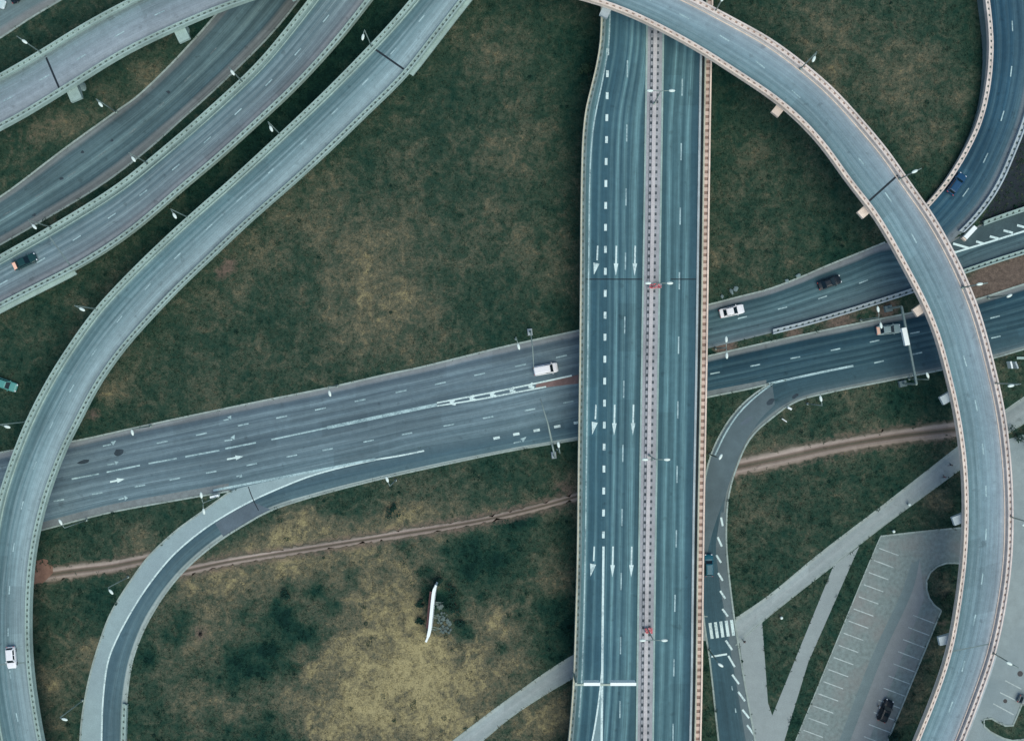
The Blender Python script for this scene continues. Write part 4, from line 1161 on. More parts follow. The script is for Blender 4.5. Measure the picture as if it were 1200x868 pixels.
for k in range(44):
    tt = random.random()
    px, py = 513 + tt * 16 + random.uniform(-2, 2), 703 + random.random() ** .6 * 38
    if px - 508 > (py - 690) * .55: px = 512 + random.random() * 6
    rock('grey rubble stone lying behind the white billboard', px, py, random.uniform(.15, .38), 'rubble stones behind the billboard')
for i, (x, y, r) in enumerate(((857, 342, .55), (862, 338.5, .5), (846, 347.5, .4), (922, 329, .4), (935, 323, .55))):
    rock(['larger pale rock on the lawn above the white sedan', 'pale rock right behind the larger one on the lawn above the white sedan', 'small pale rock nearest the viaduct, above the northern carriageway', 'small pale rock on the lawn edge between the white and black sedans',
          'lone pale rock on the lawn edge left of the black sedan'][i], x, y, r, 'pale rocks by the northern carriageway', M_conc_dk)

# flower planters at the feet of two median lamps
M_red = weathered("red_flowers", lin(200, 70, 82), var=.35, scale=6)
M_flw = weathered("pale_pink_flowers", lin(226, 170, 176), var=.25, scale=6)
def planter(label, px, py, w, d, pale):
    p = W(px, py, ZA + .52); t = thing('flower_planter', label, 'flower planter', p)
    mb = MB(); mb.box((0, 0, .2), (w, d, .4), 0, 1.08); mb.build('tub', M_lil, t, local=True)
    for mat, n, nm in ((M_red, 90, 'red_flowers'), (M_flw, int(60 * pale), 'pink_flowers')):
        mb = MB()
        for k in range(n):
            x, y = random.uniform(-.52, .52) * w, random.uniform(-.55, .55) * d; r = random.uniform(.05, .11)
            z = .42 + random.uniform(0, .3)
            a = random.uniform(0, 6.3); tl = random.uniform(-.6, .6)
            pts = [(x + r * math.cos(a + q), y + r * math.sin(a + q), z + r * math.sin(q) * tl) for q in np.linspace(0, 6.283, 6, endpoint=False)]
            mb.poly(pts)
        mb.build(nm, mat, t, local=True)
planter('wide tub of red flowers on the viaduct median by the joint', 767.5, 335.3, 2.2, .75, .5)
planter('small tub of pink and red flowers on the viaduct median near the bottom', 759.8, 737.6, 1.3, .9, 1.2)

# bollard lights, manholes, post
for i, (x, y) in enumerate(((914.5, 722.5), (1045.5, 621.7), (1063.8, 590.5))):
    p = W(x, y, 0)
    t = thing('bollard', ['white-capped bollard in the grass triangle between the paths', 'white-capped bollard at the top left corner of the car park', 'white-capped bollard on the edge of the long diagonal path'][i], 'bollard', p, 0, 'white-capped bollards')
    mb = MB(); mb.tube([(0, 0, 0), (0, 0, .85)], [.16, .13], 10); mb.build('post', M_metal, t, local=True)
    mb = MB(); mb.ellipsoid((0, 0, .95), (.3, .3, .2)); mb.build('cap', M_lamp, t, smooth=True, local=True)
for i, (x, y) in enumerate(((1195.5, 789), (1178, 821))):
    p = W(x, y, .02); mb = MB()
    mb.tube([(p[0], p[1], .0), (p[0], p[1], .032)], .4 if i else .55, 18)
    tag(mb.build('manhole_cover', M_plast), ['larger dark manhole cover in the upper forecourt stall', 'smaller dark manhole cover in the lower forecourt stall'][i], 'manhole cover', 'manhole covers in the forecourt')
p = W(235, 743, 0); t = thing('stump', 'dark jagged stump standing alone in the dry grass', 'stump', p)
mb = MB(); mb.tube([(0, 0, -.05), (.02, 0, .2), (.05, .03, .8), (.2, .1, 1.15)], [.42, .3, .25, .1], 9); mb.build('trunk', M_wood, t, local=True)
mb = MB(); mb.tube([(0, 0, .45), (.35, .25, .75), (.5, .45, .95)], [.14, .1, .04], 7); mb.build('branch', M_wood, t, local=True)

# ================================================================== VEHICLES
def paintcar(name, c, rough=.28):
    m, nt, b = newmat(name)
    n = noise(nt, objpos(nt), 2.5, 3)
    nt.links.new(mix(nt, n, tuple(x * .88 for x in c), tuple(min(1, x * 1.06) for x in c)), b.inputs['Base Color'])
    b.inputs['Roughness'].default_value = rough; b.inputs['Coat Weight'].default_value = .15; b.inputs['Coat Roughness'].default_value = .2; b.inputs['Specular IOR Level'].default_value = .2
    return m

KIND = {   # greenhouse: base rear, top rear, top front, base front (fractions of length), trunk/hood tops
    'sedan': dict(g=(-.37, -.22, .04, .24), top=(.60, .84, .88, .90, .92, .92, .90, .82, .70, .56), H=1.44),
    'hatch': dict(g=(-.47, -.39, .08, .24), top=(.70, .92, .94, .95, .95, .95, .93, .84, .72, .58), H=1.5),
    'suv':   dict(g=(-.46, -.40, .07, .22), top=(.78, 1.04, 1.06, 1.07, 1.07, 1.07, 1.05, .98, .86, .66), H=1.74),
    'van':   dict(g=(-.487, -.475, .17, .31), top=(.8, 1.08, 1.1, 1.1, 1.1, 1.1, 1.1, 1.02, .86, .66), H=1.95),
}
def car(name, label, cat, pos, z, head, L, w, kind, paint, windows='all', roofmat=None, trunkmat=None, sunroof=False, group=None, tl=(-.43, .13)):
    K = KIND[kind]; hw = w / 2; H = K['H']
    p = W(pos[0], pos[1], z + .6); p[2] = z
    rz = math.atan2(-head[1], head[0])
    t = thing(name, label, cat, p, rz, group)
    xs = [-.5, -.485, -.42, -.33, -.1, .15, .29, .42, .475, .5]
    wf = [.78, .9, .975, 1, 1, 1, 1, .97, .88, .7]
    zl = [.42, .3, .24, .22, .2, .2, .22, .24, .3, .4]
    mb = MB(); rings = []
    for x, f, zb, zt in zip(xs, wf, zl, K['top']):
        y = hw * f; mz = zb + (zt - zb) * .45
        half = [(y * .86, zb), (y * .98, zb + .1), (y, mz), (y * .985, zt - .14), (y * .93, zt - .04), (y * .78, zt), (y * .4, zt + .025)]
        ring = [(x * L, -a, b) for a, b in half] + [(x * L, a, b) for a, b in half[::-1]]
        rings.append(ring)
    mb.loft(rings)
    body = recalc(mb.build('body', paint, t, smooth=False, local=True))
    g = K['g']; zb = K['top'][4] - .03
    by, ty = hw * .93, hw * .74
    def corner(xf, y, zz): return Vector((xf * L, y, zz))
    b0 = [corner(g[0], -by * .94, zb), corner(g[3], -by * .95, zb - .04), corner(g[3], by * .95, zb - .04), corner(g[0], by * .94, zb)]
    t0 = [corner(g[1], -ty * .95, H - .05), corner(g[2], -ty * .97, H - .03), corner(g[2], ty * .97, H - .03), corner(g[1], ty * .95, H - .05)]
    mb = MB()
    bi = [mb.vert(q) for q in b0]; ti = [mb.vert(q) for q in t0]
    for k in range(4): mb.face((bi[k], bi[(k + 1) % 4], ti[(k + 1) % 4], ti[k]))
    # crowned roof
    cx = [mb.vert((g[1] * L + .18, -ty * .6, H)), mb.vert((g[2] * L - .15, -ty * .6, H + .01)), mb.vert((g[2] * L - .15, ty * .6, H + .01)), mb.vert((g[1] * L + .18, ty * .6, H))]
    for k in range(4): mb.face((ti[k], ti[(k + 1) % 4], cx[(k + 1) % 4], cx[k]))
    mb.face(cx)
    recalc(mb.build('roof', roofmat or paint, t, local=True))
    def pane(nm, q, sx, sz0, sz1, mat=M_glass):
        # q: a,b bottom; c,d top (b-c on one side)
        a, b, c_, d = q
        def pt(u, v): return (a * (1 - u) + b * u) * (1 - v) + (d * (1 - u) + c_ * u) * v
        pts = [pt(sx, sz0), pt(1 - sx, sz0), pt(1 - sx, sz1), pt(sx, sz1)]
        n = (pts[1] - pts[0]).cross(pts[3] - pts[0]).normalized()
        cc = sum(pts, Vector()) / 4
        if n.dot(cc - Vector((0, 0, .9))) < 0: n = -n
        m_ = MB(); m_.loft([[x + n * .002 for x in pts], [x + n * .014 for x in pts]])
        return recalc(m_.build(nm, mat, t, local=True))
    pane('windshield', (b0[1], b0[2], t0[2], t0[1]), .06, .08, .94)
    if windows == 'all' or kind != 'van':
        pane('rear_window', (b0[0], b0[3], t0[3], t0[0]), .09, .14, .9)
    for s_ in (0, 1):
        lo = (b0[0], b0[1], t0[1], t0[0]) if s_ == 0 else (b0[3], b0[2], t0[2], t0[3])
        a, b, c_, d = lo
        segs = ((.12, .5), (.54, .88)) if kind != 'van' else ((.62, .92),)
        for u0, u1 in segs:
            q = (a.lerp(b, u0), a.lerp(b, u1), d.lerp(c_, u1), d.lerp(c_, u0))
            pane('side_window', q, .02, .2, .88)
    wr = .33 if kind in ('sedan', 'hatch') else .38
    for x in (-.31, .31):
        for s_ in (-1, 1):
            m_ = MB(); n = 16
            def ring(y, r): return [(x * L + r * math.cos(2 * math.pi * k / n), y, wr + r * math.sin(2 * math.pi * k / n)) for k in range(n)]
            yo, yi = s_ * (hw * .985 + .01), s_ * (hw * .985 - .2)
            m_.loft([ring(yi, wr), ring(yo - s_ * .03, wr), ring(yo, wr * .9)])
            wh = recalc(m_.build('wheel', M_tyre, t, local=True))
            m_ = MB(); m_.loft([ring(yo - s_ * .02, wr * .62), ring(yo + s_ * .012, wr * .5)])
            recalc(m_.build('rim', M_rim, wh, local=True))
    for s_ in (-1, 1):
        m_ = MB(); m_.ellipsoid((.468 * L, s_ * hw * .66, K['top'][8] - .05), (.16, .19, .09), -s_ * .35); m_.build('headlight', M_head, t, smooth=True, local=True)
        m_ = MB(); m_.ellipsoid((-.488 * L, s_ * hw * .68, K['top'][1] - .14), (.09, .2, .11), s_ * .2); m_.build('taillight', M_tail, t, smooth=True, local=True)
        m_ = MB(); m_.ellipsoid((g[3] * L - .22, s_ * (hw + .08), zb + .05), (.09, .13, .08)); m_.build('wing_mirror', paint, t, smooth=True, local=True)
    if trunkmat:
        m_ = MB(); m_.box((tl[0] * L, 0, K['top'][1] + .05), (tl[1] * L, w * .76, .1), 0, .93); m_.build('trunk_lid', trunkmat, t, local=True)
    if sunroof:
        m_ = MB(); m_.box(((g[1] + g[2]) / 2 * L + .25, 0, H + .022), (.75, ty * 1.1, .02)); m_.build('sunroof', M_glass, t, local=True)
    return t

P_white = paintcar("white_car_paint", (.78, .8, .8)); P_black = paintcar("black_car_paint", (.006, .015, .024), .35)
P_blue = paintcar("navy_car_paint", (.012, .065, .14), .35); P_silver = paintcar("silver_car_paint", lin(150, 172, 174), .3)
P_green = paintcar("dark_green_car_paint", (.012, .05, .052), .22); P_teal = paintcar("teal_car_paint", lin(84, 150, 148), .3)
P_salmon = paintcar("salmon_panel", lin(246, 198, 176), .4); P_petrol = paintcar("petrol_blue_car_paint", lin(24, 92, 112), .3)
P_grey = paintcar("grey_car_paint", lin(122, 132, 136), .3); P_pale = paintcar("pale_blue_white_paint", lin(184, 206, 212), .3)
car('car', 'white sedan on the northern carriageway just right of the viaduct', 'car', (857.5, 364.5), ZR, (31, -7.2), 4.85, 1.85, 'sedan', P_white)
car('van', 'white van on the main road just left of the viaduct', 'van', (639.5, 432.5), ZR, (30, -5.5), 4.75, 1.95, 'van', P_white, 'no')
car('car', 'black sedan on the northern carriageway before the loop flyover', 'car', (972, 331), ZR, (28, -10), 4.6, 1.85, 'sedan', P_black)
car('car', 'navy car on the curving ramp next to the loop flyover', 'car', (1121, 215.5), 0.65, (17, -24), 4.6, 1.85, 'hatch', P_blue)
car('car', 'silver sedan on the southern carriageway beside the white-boxed gantry', 'car', (1041, 386), ZR, (30, -3.5), 4.7, 1.85, 'sedan', P_silver, trunkmat=P_salmon)
car('car', 'dark green car with a pale salmon tail on the low middle flyover', 'car', (29, 306.5), ZG, (28, -13), 4.7, 1.85, 'sedan', P_green, trunkmat=P_salmon, tl=(-.385, .215))
car('car', 'white hatchback driving down the S-bend flyover', 'car', (13.3, 770), ZC, (2.2, 26), 4.1, 1.75, 'hatch', P_white)
car('car', 'petrol blue car on the exit lane hugging the viaduct edge', 'car', (830.5, 662), ZR, (-.6, -26), 4.3, 1.75, 'hatch', P_petrol)
car('car', 'black off-road car parked alone in the car park', 'car', (1037.5, 832), .02, (10, -23), 4.5, 1.9, 'suv', P_black, sunroof=True)
car('car', 'pale car cut off by the top left corner of the picture', 'car', (-7, 2), ZR, (27, 9), 4.6, 1.85, 'sedan', P_pale)
car('car', 'dark car on the service road at the top edge', 'car', (24, -7), ZR, (22, -15), 4.6, 1.85, 'sedan', P_black)
car('car', 'teal car on the grass at the left edge of the picture', 'car', (6, 450), 0, (26, 9), 4.9, 1.85, 'hatch', P_teal, roofmat=P_teal)
car('car', 'grey car at the right edge beyond the forecourt stalls', 'car', (1206, 823), .03, (25, 11), 4.5, 1.8, 'hatch', P_grey)

# ================================================================== PEOPLE
M_skin = plain("skin", (.42, .27, .2), .6)
def person(label, px, py, z, heading, shirt, trousers, hair, stride=.25, s=1.0):
    V = []; Ed = []; R = []
    def add(p, r, par=None):
        V.append(Vector(p)); R.append(r); i = len(V) - 1
        if par is not None: Ed.append((par, i))
        return i
    pel = add((0, 0, .95), .135); ab = add((0, 0, 1.12), .125, pel); ch = add((.01, 0, 1.32), .15, ab); nk = add((0, 0, 1.5), .06, ch)
    hd = add((.015, 0, 1.6), .085, nk); tp = add((.01, 0, 1.7), .075, hd); add((.105, 0, 1.6), .018, hd)
    for sd in (-1, 1):
        st = stride * sd
        hip = add((0, sd * .1, .88), .105, pel); kn = add((st * .55, sd * .1, .48), .068, hip); an = add((st * .95 - .06, sd * .1, .09), .045, kn); add((st * .95 + .13, sd * .11, .045), .04, an)
        sh = add((0, sd * .19, 1.42), .065, ch); el = add((-st * .35 - .02, sd * .24, 1.13), .045, sh); wr = add((-st * .55 + .08, sd * .24, .9), .03, el)
        pm = add((-st * .6 + .1, sd * .24, .83), .032, wr)
        for k, ln in enumerate((.075, .085, .08, .065)):
            a = add((-st * .6 + .075 + .018 * k, sd * .245, .78), .009, pm); add((-st * .6 + .08 + .018 * k, sd * .235, .78 - ln), .008, a)
        th = add((-st * .6 + .135, sd * .22, .81), .01, pm); add((-st * .6 + .15, sd * .21, .77), .009, th)
    me = bpy.data.meshes.new('person'); me.from_pydata([v * s for v in V], Ed, []); me.update()
    o = bpy.data.objects.new('person', me); COL.objects.link(o)
    sk = o.modifiers.new('skin', 'SKIN'); sub = o.modifiers.new('sub', 'SUBSURF'); sub.levels = 1; sub.render_levels = 1
    for d, r in zip(me.skin_vertices[0].data, R): d.radius = (r * s, r * s)
    me.skin_vertices[0].data[0].use_root = True
    dg = bpy.context.evaluated_depsgraph_get()
    m2 = bpy.data.meshes.new_from_object(o.evaluated_get(dg))
    o.modifiers.clear(); o.data = m2; m2.materials.clear()
    for m_ in (M_skin, shirt, trousers, M_plast): m2.materials.append(m_)
    for f in m2.polygons:
        c = f.center / s
        arm = abs(c.y) > .17 and c.z < 1.2 and c.z > .65
        f.material_index = 3 if c.z < .1 else (0 if (c.z > 1.47 or (arm and c.z < .95)) else (2 if c.z < .95 and not arm else 1))
        f.use_smooth = True
    o.location = W(px, py, z); o.rotation_euler = (0, 0, math.atan2(-heading[1], heading[0]))
    tag(o, label, 'person')
    mb = MB(); mb.ellipsoid((-.005 * s, 0, 1.69 * s), (.105 * s, .095 * s, .085 * s), 0, 12, 8); mb.build('hair', hair, o, smooth=True, local=True)
    return o
K_dark = plain("dark_cloth", (.02, .025, .03), .9); K_mauve = plain("mauve_cloth", (.2, .1, .12), .9); K_jean = plain("denim", (.03, .05, .08), .9); K_hair = plain("dark_hair", (.015, .012, .01), .7)
K_pale = plain("pale_cloth", (.5, .5, .5), .9)
person('person in dark clothes walking on the path beside the zebra crossing', 871, 750, .02, (.6, 1), K_dark, K_dark, K_hair)
person('person in a mauve top walking up the long diagonal path', 1104.5, 558, .02, (1, -.75), K_mauve, K_jean, K_hair)
person('person in dark clothes farther up the path, close to the loop flyover', 1112, 544, .02, (-1, .75), K_dark, K_jean, K_hair)
person('person in a pale top standing next to the parked black car', 1028.5, 826, .02, (1, .4), K_pale, K_dark, K_hair, .06)

# ================================================================== GROUND AND VEGETATION
DRY = [(470, 250, 150, .07), (900, 220, 80, .03), (1060, 90, 90, .05), (450, 800, 120, .3), (300, 400, 90, .03), (80, 150, 50, .06), (420, 330, 75, .40), (470, 280, 50, .3), (600, 175, 45, .42), (580, 60, 45, .3), (640, 300, 40, .35), (560, 270, 40, .3), (330, 230, 35, .3), (300, 300, 40, .3), (230, 360, 35, .2), (160, 430, 25, .35), (130, 460, 18, .6),
       (870, 190, 35, .3), (900, 285, 45, .3), (860, 300, 30, .2), (1060, 90, 45, .45), (980, 40, 50, .35), (960, 110, 40, .2), (1130, 100, 22, .4), (1100, 150, 30, .2),
       (480, 800, 85, .85), (430, 770, 60, .5), (560, 770, 55, .55), (400, 840, 60, .5), (500, 860, 60, .6), (600, 720, 40, .4), (250, 715, 45, .55), (225, 800, 50, .5), (270, 840, 40, .45), (330, 650, 45, .5), (430, 660, 50, .5), (460, 610, 50, .45),
       (340, 610, 35, .55), (560, 580, 45, .35), (640, 680, 30, .5), (650, 840, 25, .6), (620, 850, 25, .4), (520, 690, 30, .2), (470, 710, 25, .3),
       (110, 760, 30, .4), (60, 800, 20, .5), (70, 850, 20, .4), (160, 625, 20, .35), (110, 540, 15, .2), (1100, 590, 16, .65), (1010, 455, 22, .35), (880, 600, 30, .15), (930, 580, 25, .2), (1070, 810, 25, .55), (1100, 760, 22, .5), (1060, 845, 20, .5),
       (930, 690, 25, .15), (1110, 690, 15, .3), (60, 140, 25, .4), (85, 150, 14, .4), (30, 180, 25, .25), (180, 80, 25, .25), (120, 120, 20, .2), (1180, 440, 20, .3), (1000, 480, 30, .2), (690, 620, 30, .3),
       (640, 100, 30, .2), (660, 230, 25, .2), (400, 210, 30, .25), (450, 380, 60, .3), (300, 420, 50, .15), (230, 470, 30, .2), (40, 400, 25, .15), (120, 340, 25, .15)]
GREEN_AND_SHADE = [(340, 720, 45, .05), (300, 780, 25, .4), (530, 715, 24, .55), (505, 700, 14, .4), (545, 740, 18, .4), (640, 740, 30, .4), (600, 660, 40, .3), (560, 650, 25, .4), (100, 690, 40, .2), (690, 85, 22, .3), (650, 100, 30, .15), (330, 260, 30, .1), (350, 400, 30, .2),
         (350, 115, 40, .5), (400, 70, 40, .5), (440, 25, 30, .5), (300, 165, 35, .4), (240, 230, 50, .2), (960, 290, 40, .2), (1040, 480, 35, .25), (420, 590, 25, .3), (330, 590, 30, .3), (260, 870, 25, .3), (430, 860, 20, .2), (200, 850, 20, .2), (575, 560, 35, .2), (320, 870, 30, .3)]  # leading blobs: dark grass plus S-bend flyover shade painted into the ground colour
_r = random.Random(11)
for (x0, y0, x1, y1, k, sp) in ((262, 775, 405, 688, 34, 20), (320, 690, 380, 770, 14, 24), (495, 690, 560, 745, 14, 16), (600, 640, 665, 760, 16, 18), (190, 690, 230, 830, 10, 22), (420, 640, 560, 655, 10, 12), (540, 620, 670, 600, 10, 10), (250, 830, 330, 868, 9, 16), (560, 720, 600, 800, 7, 14)):
    for _ in range(k):
        t_ = _r.random()
        GREEN_AND_SHADE.append((x0 + (x1 - x0) * t_ + _r.gauss(0, sp), y0 + (y1 - y0) * t_ + _r.gauss(0, sp), _r.uniform(4, 11), _r.uniform(.3, .8)))
SOIL = [(985, 378, 26, .8), (1040, 363, 16, .8), (930, 392, 12, .9), (850, 405, 14, 1.0), (1160, 330, 26, 1.1), (1200, 318, 24, 1.0), (1130, 345, 12, .8), (270, 310, 12, .7), (258, 322, 9, .6), (110, 485, 9, .7), (55, 668, 14, .6), (1070, 505, 22, .4), (660, 575, 16, .6), (860, 556, 15, .5), (235, 742, 12, .6), (1105, 730, 8, .5), (25, 165, 30, .35), (65, 140, 18, .3)]
def blobs(px, py, L):
    out = np.zeros_like(px)
    for x, y, r, a in L:
        out += a * np.exp(-((px - x) ** 2 + (py - y) ** 2) / (2 * (r * .75) ** 2))
    return out
def seg_dist(px, py, pts):
    d = np.full(px.shape, 1e9)
    for (x0, y0), (x1, y1) in zip(pts[:-1], pts[1:]):
        dx, dy = x1 - x0, y1 - y0
        t = np.clip(((px - x0) * dx + (py - y0) * dy) / (dx * dx + dy * dy), 0, 1)
        d = np.minimum(d, np.hypot(px - x0 - t * dx, py - y0 - t * dy))
    return d
TRK = [[((a[0] + b[0]) / 2, (a[1] + b[1]) / 2) for a, b in zip(A_, B_)] for A_, B_ in ((T1a, T1b), (T2a, T2b), (T3a, T3b))]
def cover(x, y):
    px, py = x * 6 + 600, 434 - y * 6
    dry = .27 + np.where(py > 600, .66, .6) * blobs(px, py, DRY) - .55 * blobs(px, py, GREEN_AND_SHADE)
    soil = blobs(px, py, SOIL)
    for k, T_ in enumerate(TRK):
        d = seg_dist(px, py, T_)
        soil = np.maximum(soil, .75 * np.exp(-(d / (16 if k == 2 else 12)) ** 2))
        dry += .25 * np.exp(-(d / 26) ** 2)
    dry = np.where(dry > .6, .6 + (dry - .6) * .5, dry)
    return np.clip(dry, -.4, .95), np.clip(soil, 0, 1.2)

def grass_material(name, gain=1.0, tuft=False):
    m, nt, b = newmat(name)
    pos = objpos(nt)
    ad = N(nt, 'ShaderNodeAttribute'); ad.attribute_name = 'dry'
    asl = N(nt, 'ShaderNodeAttribute'); asl.attribute_name = 'soil'
    n1 = noise(nt, pos, .06, 4, .6); n2 = noise(nt, pos, .3, 5, .68, .8); n3 = noise(nt, pos, 1.1, 4, .7); n4 = noise(nt, pos, 3.4, 3, .75)
    def c(n, k): return math_(nt, 'MULTIPLY', math_(nt, 'SUBTRACT', n, .5), k)
    f = math_(nt, 'ADD', ad.outputs['Fac'], math_(nt, 'ADD', math_(nt, 'ADD', c(n1, .8), c(n2, 1.15)), math_(nt, 'ADD', c(n3, .7), c(n4, .4))))
    g = gain
    k_ = lambda r, gg, bb: tuple(x * g for x in lin(r, gg, bb))
    col = ramp(nt, math_(nt, 'ADD', math_(nt, 'MULTIPLY', f, .84), .12, True), [(0, k_(16, 44, 40)), (.18, k_(26, 56, 48)), (.4, k_(48, 68, 57)), (.57, k_(74, 82, 70)), (.72, k_(99, 97, 81)), (.85, k_(127, 121, 94)), (1, k_(152, 144, 110))])
    sf = maprange(nt, math_(nt, 'ADD', asl.outputs['Fac'], math_(nt, 'ADD', c(n2, .7), c(n3, .7))), .3, .75, 0, .9)
    sc = ramp(nt, n3, [(.3, k_(82, 72, 68)), (.7, k_(116, 102, 95))])
    col = mix(nt, sf, col, sc)
    col = mix(nt, 1.0, col, ramp(nt, n4, [(.22, .66), (.78, 1.38)]), 'MULTIPLY')
    nt.links.new(col, b.inputs['Base Color'])
    b.inputs['Roughness'].default_value = .95; b.inputs['Specular IOR Level'].default_value = .1
    if not tuft:
        bp = N(nt, 'ShaderNodeBump'); bp.inputs['Strength'].default_value = .5; bp.inputs['Distance'].default_value = .25
        nt.links.new(math_(nt, 'ADD', n3, math_(nt, 'MULTIPLY', n4, .6)), bp.inputs['Height']); nt.links.new(bp.outputs[0], b.inputs['Normal'])
    return m
M_ground = grass_material("rough_grass_ground")
xs = np.concatenate([[-6000, -2500, -1000, -500, -300, -200], np.arange(-150, 150.1, .8), [200, 300, 500, 1000, 2500, 6000]])
ys = np.concatenate([[-6000, -2500, -1000, -500, -300, -180], np.arange(-115, 115.1, .8), [180, 300, 500, 1000, 2500, 6000]])
X, Y = np.meshgrid(xs, ys)
nx, ny = len(xs), len(ys)
me = bpy.data.meshes.new('ground')
co = np.stack([X.ravel(), Y.ravel(), np.zeros(nx * ny)], 1)
I = np.arange(nx * ny).reshape(ny, nx)
F = np.stack([I[:-1, :-1].ravel(), I[:-1, 1:].ravel(), I[1:, 1:].ravel(), I[1:, :-1].ravel()], 1)
me.from_pydata(co.tolist(), [], F.tolist())
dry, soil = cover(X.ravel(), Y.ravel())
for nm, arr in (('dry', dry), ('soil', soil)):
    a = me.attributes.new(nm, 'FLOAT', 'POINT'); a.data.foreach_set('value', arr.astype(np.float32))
me.materials.append(M_ground); me.update()
ground = bpy.data.objects.new('ground', me); COL.objects.link(ground); ground['kind'] = 'structure'

def inside(px, py, poly):
    r = np.zeros(px.shape, bool)
    x1, y1 = poly[-1]
    for x2, y2 in poly:
        c = ((y2 > py) != (y1 > py))
        with np.errstate(divide='ignore', invalid='ignore'):
            xi = (x1 - x2) * (py - y2) / (y1 - y2) + x2
        r ^= c & (px < xi)
        x1, y1 = x2, y2
    return r
NT = 85000
gx = rng.uniform(-108, 108, NT); gy = rng.uniform(-79, 79, NT)
keep = np.ones(NT, bool)
for poly in GROUND_POLYS:
    ctr = poly.mean(0)
    keep &= ~inside(gx, gy, ctr + (poly - ctr))
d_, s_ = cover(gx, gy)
keep &= s_ < rng.uniform(.15, .7, NT)
gx, gy, d_, s_ = gx[keep], gy[keep], d_[keep], s_[keep]
# drop tufts that would poke over kerbs
nb = 4
n = len(gx)
hgt = rng.uniform(.12, .34, n) * np.where(d_ > .5, .8, 1.1)
verts = []; faces = []
A0 = rng.uniform(0, 6.283, (n, nb)); LEN = rng.uniform(.18, .42, (n, nb))
V = np.zeros((n, nb, 3, 3))
bx = gx[:, None] + rng.normal(0, .12, (n, nb)); byy = gy[:, None] + rng.normal(0, .12, (n, nb))
ca, sa = np.cos(A0), np.sin(A0)
wd = rng.uniform(.05, .11, (n, nb))
V[:, :, 0, 0] = bx - sa * wd; V[:, :, 0, 1] = byy + ca * wd
V[:, :, 1, 0] = bx + sa * wd; V[:, :, 1, 1] = byy - ca * wd
V[:, :, 2, 0] = bx + ca * LEN; V[:, :, 2, 1] = byy + sa * LEN; V[:, :, 2, 2] = hgt[:, None] * rng.uniform(.6, 1.2, (n, nb))
V[:, :, :2, 2] = -.01
# taller weeds in loose clumps, thickest where the field stays green
NW = 5200
wx = rng.uniform(-108, 108, NW); wy = rng.uniform(-79, 79, NW)
wd_, ws_ = cover(wx, wy)
kw = (ws_ < .3) & (rng.uniform(0, 1, NW) < np.clip(.55 - wd_, .1, .9) * np.where(wy < -20, 1.0, .45))
for poly in GROUND_POLYS:
    kw &= ~inside(wx, wy, poly)
wx, wy, wd_ = wx[kw], wy[kw], wd_[kw]
nb2 = 30
m = len(wx); rad = rng.uniform(.25, .75, m); wh_ = rng.uniform(.3, .75, m)
A2 = rng.uniform(0, 6.283, (m, nb2)); rr = rad[:, None] * np.sqrt(rng.uniform(0, 1, (m, nb2))); B2 = rng.uniform(0, 6.283, (m, nb2))
cx_, cy_ = wx[:, None] + rr * np.cos(B2), wy[:, None] + rr * np.sin(B2)
zz_ = wh_[:, None] * (1 - (rr / rad[:, None]) ** 2 * .7) * rng.uniform(.5, 1.1, (m, nb2))
l2 = rng.uniform(.1, .26, (m, nb2)); w2 = rng.uniform(.05, .1, (m, nb2))
V2 = np.zeros((m, nb2, 3, 3)); ca, sa = np.cos(A2), np.sin(A2)
V2[:, :, 0, 0] = cx_ - sa * w2; V2[:, :, 0, 1] = cy_ + ca * w2; V2[:, :, 0, 2] = zz_ * .55
V2[:, :, 1, 0] = cx_ + sa * w2; V2[:, :, 1, 1] = cy_ - ca * w2; V2[:, :, 1, 2] = zz_ * .55
V2[:, :, 2, 0] = cx_ + ca * l2; V2[:, :, 2, 1] = cy_ + sa * l2; V2[:, :, 2, 2] = zz_
me = bpy.data.meshes.new('grass')
ALLV = np.concatenate([V.reshape(-1, 3), V2.reshape(-1, 3)])
nvv = len(ALLV)
me.vertices.add(nvv); me.vertices.foreach_set('co', ALLV.reshape(-1).astype(np.float32))
me.loops.add(nvv); me.loops.foreach_set('vertex_index', np.arange(nvv, dtype=np.int32))
me.polygons.add(nvv // 3); me.polygons.foreach_set('loop_start', np.arange(0, nvv, 3, dtype=np.int32))
me.update(calc_edges=True)
jit = rng.normal(0, .07, n)
wj = rng.normal(-.12, .14, m)
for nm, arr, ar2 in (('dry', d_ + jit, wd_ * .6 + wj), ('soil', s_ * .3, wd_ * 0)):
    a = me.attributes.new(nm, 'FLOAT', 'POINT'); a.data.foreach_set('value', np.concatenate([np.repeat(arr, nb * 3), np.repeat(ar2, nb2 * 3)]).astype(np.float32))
me.materials.append(grass_material("grass_blades", 1.05, True))
grass = bpy.data.objects.new('grass', me); COL.objects.link(grass); grass['kind'] = 'stuff'
tag(grass, 'short rough grass covering the verges and fields', 'grass')

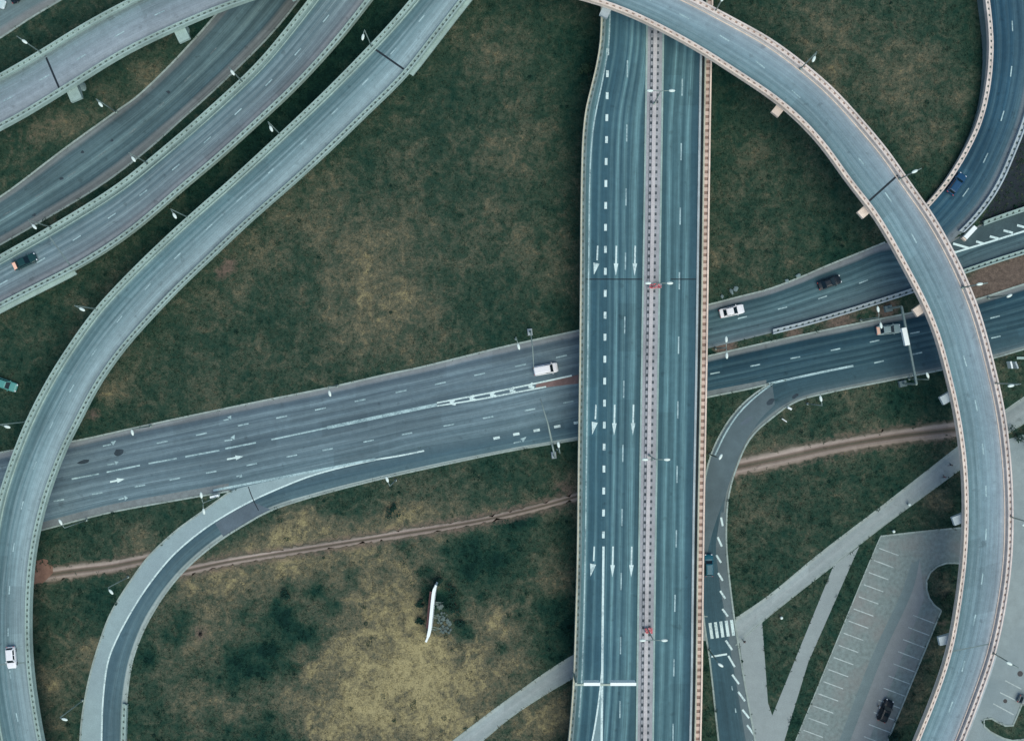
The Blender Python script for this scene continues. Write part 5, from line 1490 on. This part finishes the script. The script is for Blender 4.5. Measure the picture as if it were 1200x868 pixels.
# shrubs
M_leaf = weathered("dark_shrub_leaves", lin(20, 54, 46), var=.35, scale=3)
M_leaf2 = weathered("mid_green_leaves", lin(44, 70, 54), var=.35, scale=3)
def shrub(label, px, py, r, h, mat=M_leaf, n=260):
    p = W(px, py, 0); t = thing('shrub', label, 'shrub', p, 0, 'low shrubs')
    mb = MB()
    cl = [(random.gauss(0, r * .45), random.gauss(0, r * .45), random.uniform(.3, .8) * h, random.uniform(.3, .6) * r) for _ in range(7)]
    for k in range(n):
        c = random.choice(cl)
        d = Vector((random.gauss(0, 1), random.gauss(0, 1), random.gauss(0, .7))).normalized() * c[3] * random.uniform(.5, 1.1)
        q = Vector(c[:3]) + d; q.z = max(.08, q.z)
        a = random.uniform(0, 6.28); e1 = Vector((math.cos(a), math.sin(a), random.uniform(-.5, .5))) * random.uniform(.1, .2); e2 = Vector((-math.sin(a), math.cos(a), random.uniform(-.5, .5))) * random.uniform(.06, .13)
        mb.quad(q - e1, q - e2, q + e1, q + e2)
    mb.build('foliage', mat, t, local=True)
    mb = MB()
    for k in range(4):
        c = cl[k]; mb.tube([(0, 0, -.05), (c[0] * .5, c[1] * .5, c[2] * .5), (c[0], c[1], c[2])], [.06, .04, .02], 5)
    mb.build('stem', M_wood, t, local=True)
shrub('dark shrub just above the head of the white billboard', 515, 681, 1.1, 1.1)
shrub('dark shrub right of the rubble behind the white billboard', 535, 708, 1.5, 1.2)
shrub('large dark shrub upper right of the white billboard', 528, 692, 1.7, 1.3)
shrub('dark shrub on the right tip of the rubble patch', 540, 728, 1.2, 1.0)
shrub('dark shrub against the front of the white billboard', 494, 707, .9, .8)
shrub('dark shrub left of the lower end of the white billboard', 492, 727, .9, .8)
shrub('leafy shrub between the diagonal path and the grey forecourt', 1191, 512, 1.6, 1.8)
shrub('green shrub at the viaduct edge near the top of the main lawn', 688, 84, 1.4, 1.2, M_leaf2)
shrub('round shrub between the slip road start and the dirt track', 459, 597, 1.2, 1.0)
shrub('dark shrub in the weeds left of the dry patch', 335, 698, 1.2, .9)
shrub('green shrub inside the round car park island', 1110, 702, 1.3, 1.1, M_leaf2)
shrub('dark shrub by the bottom stall of the car park', 1048, 862, 1.1, 1.0)
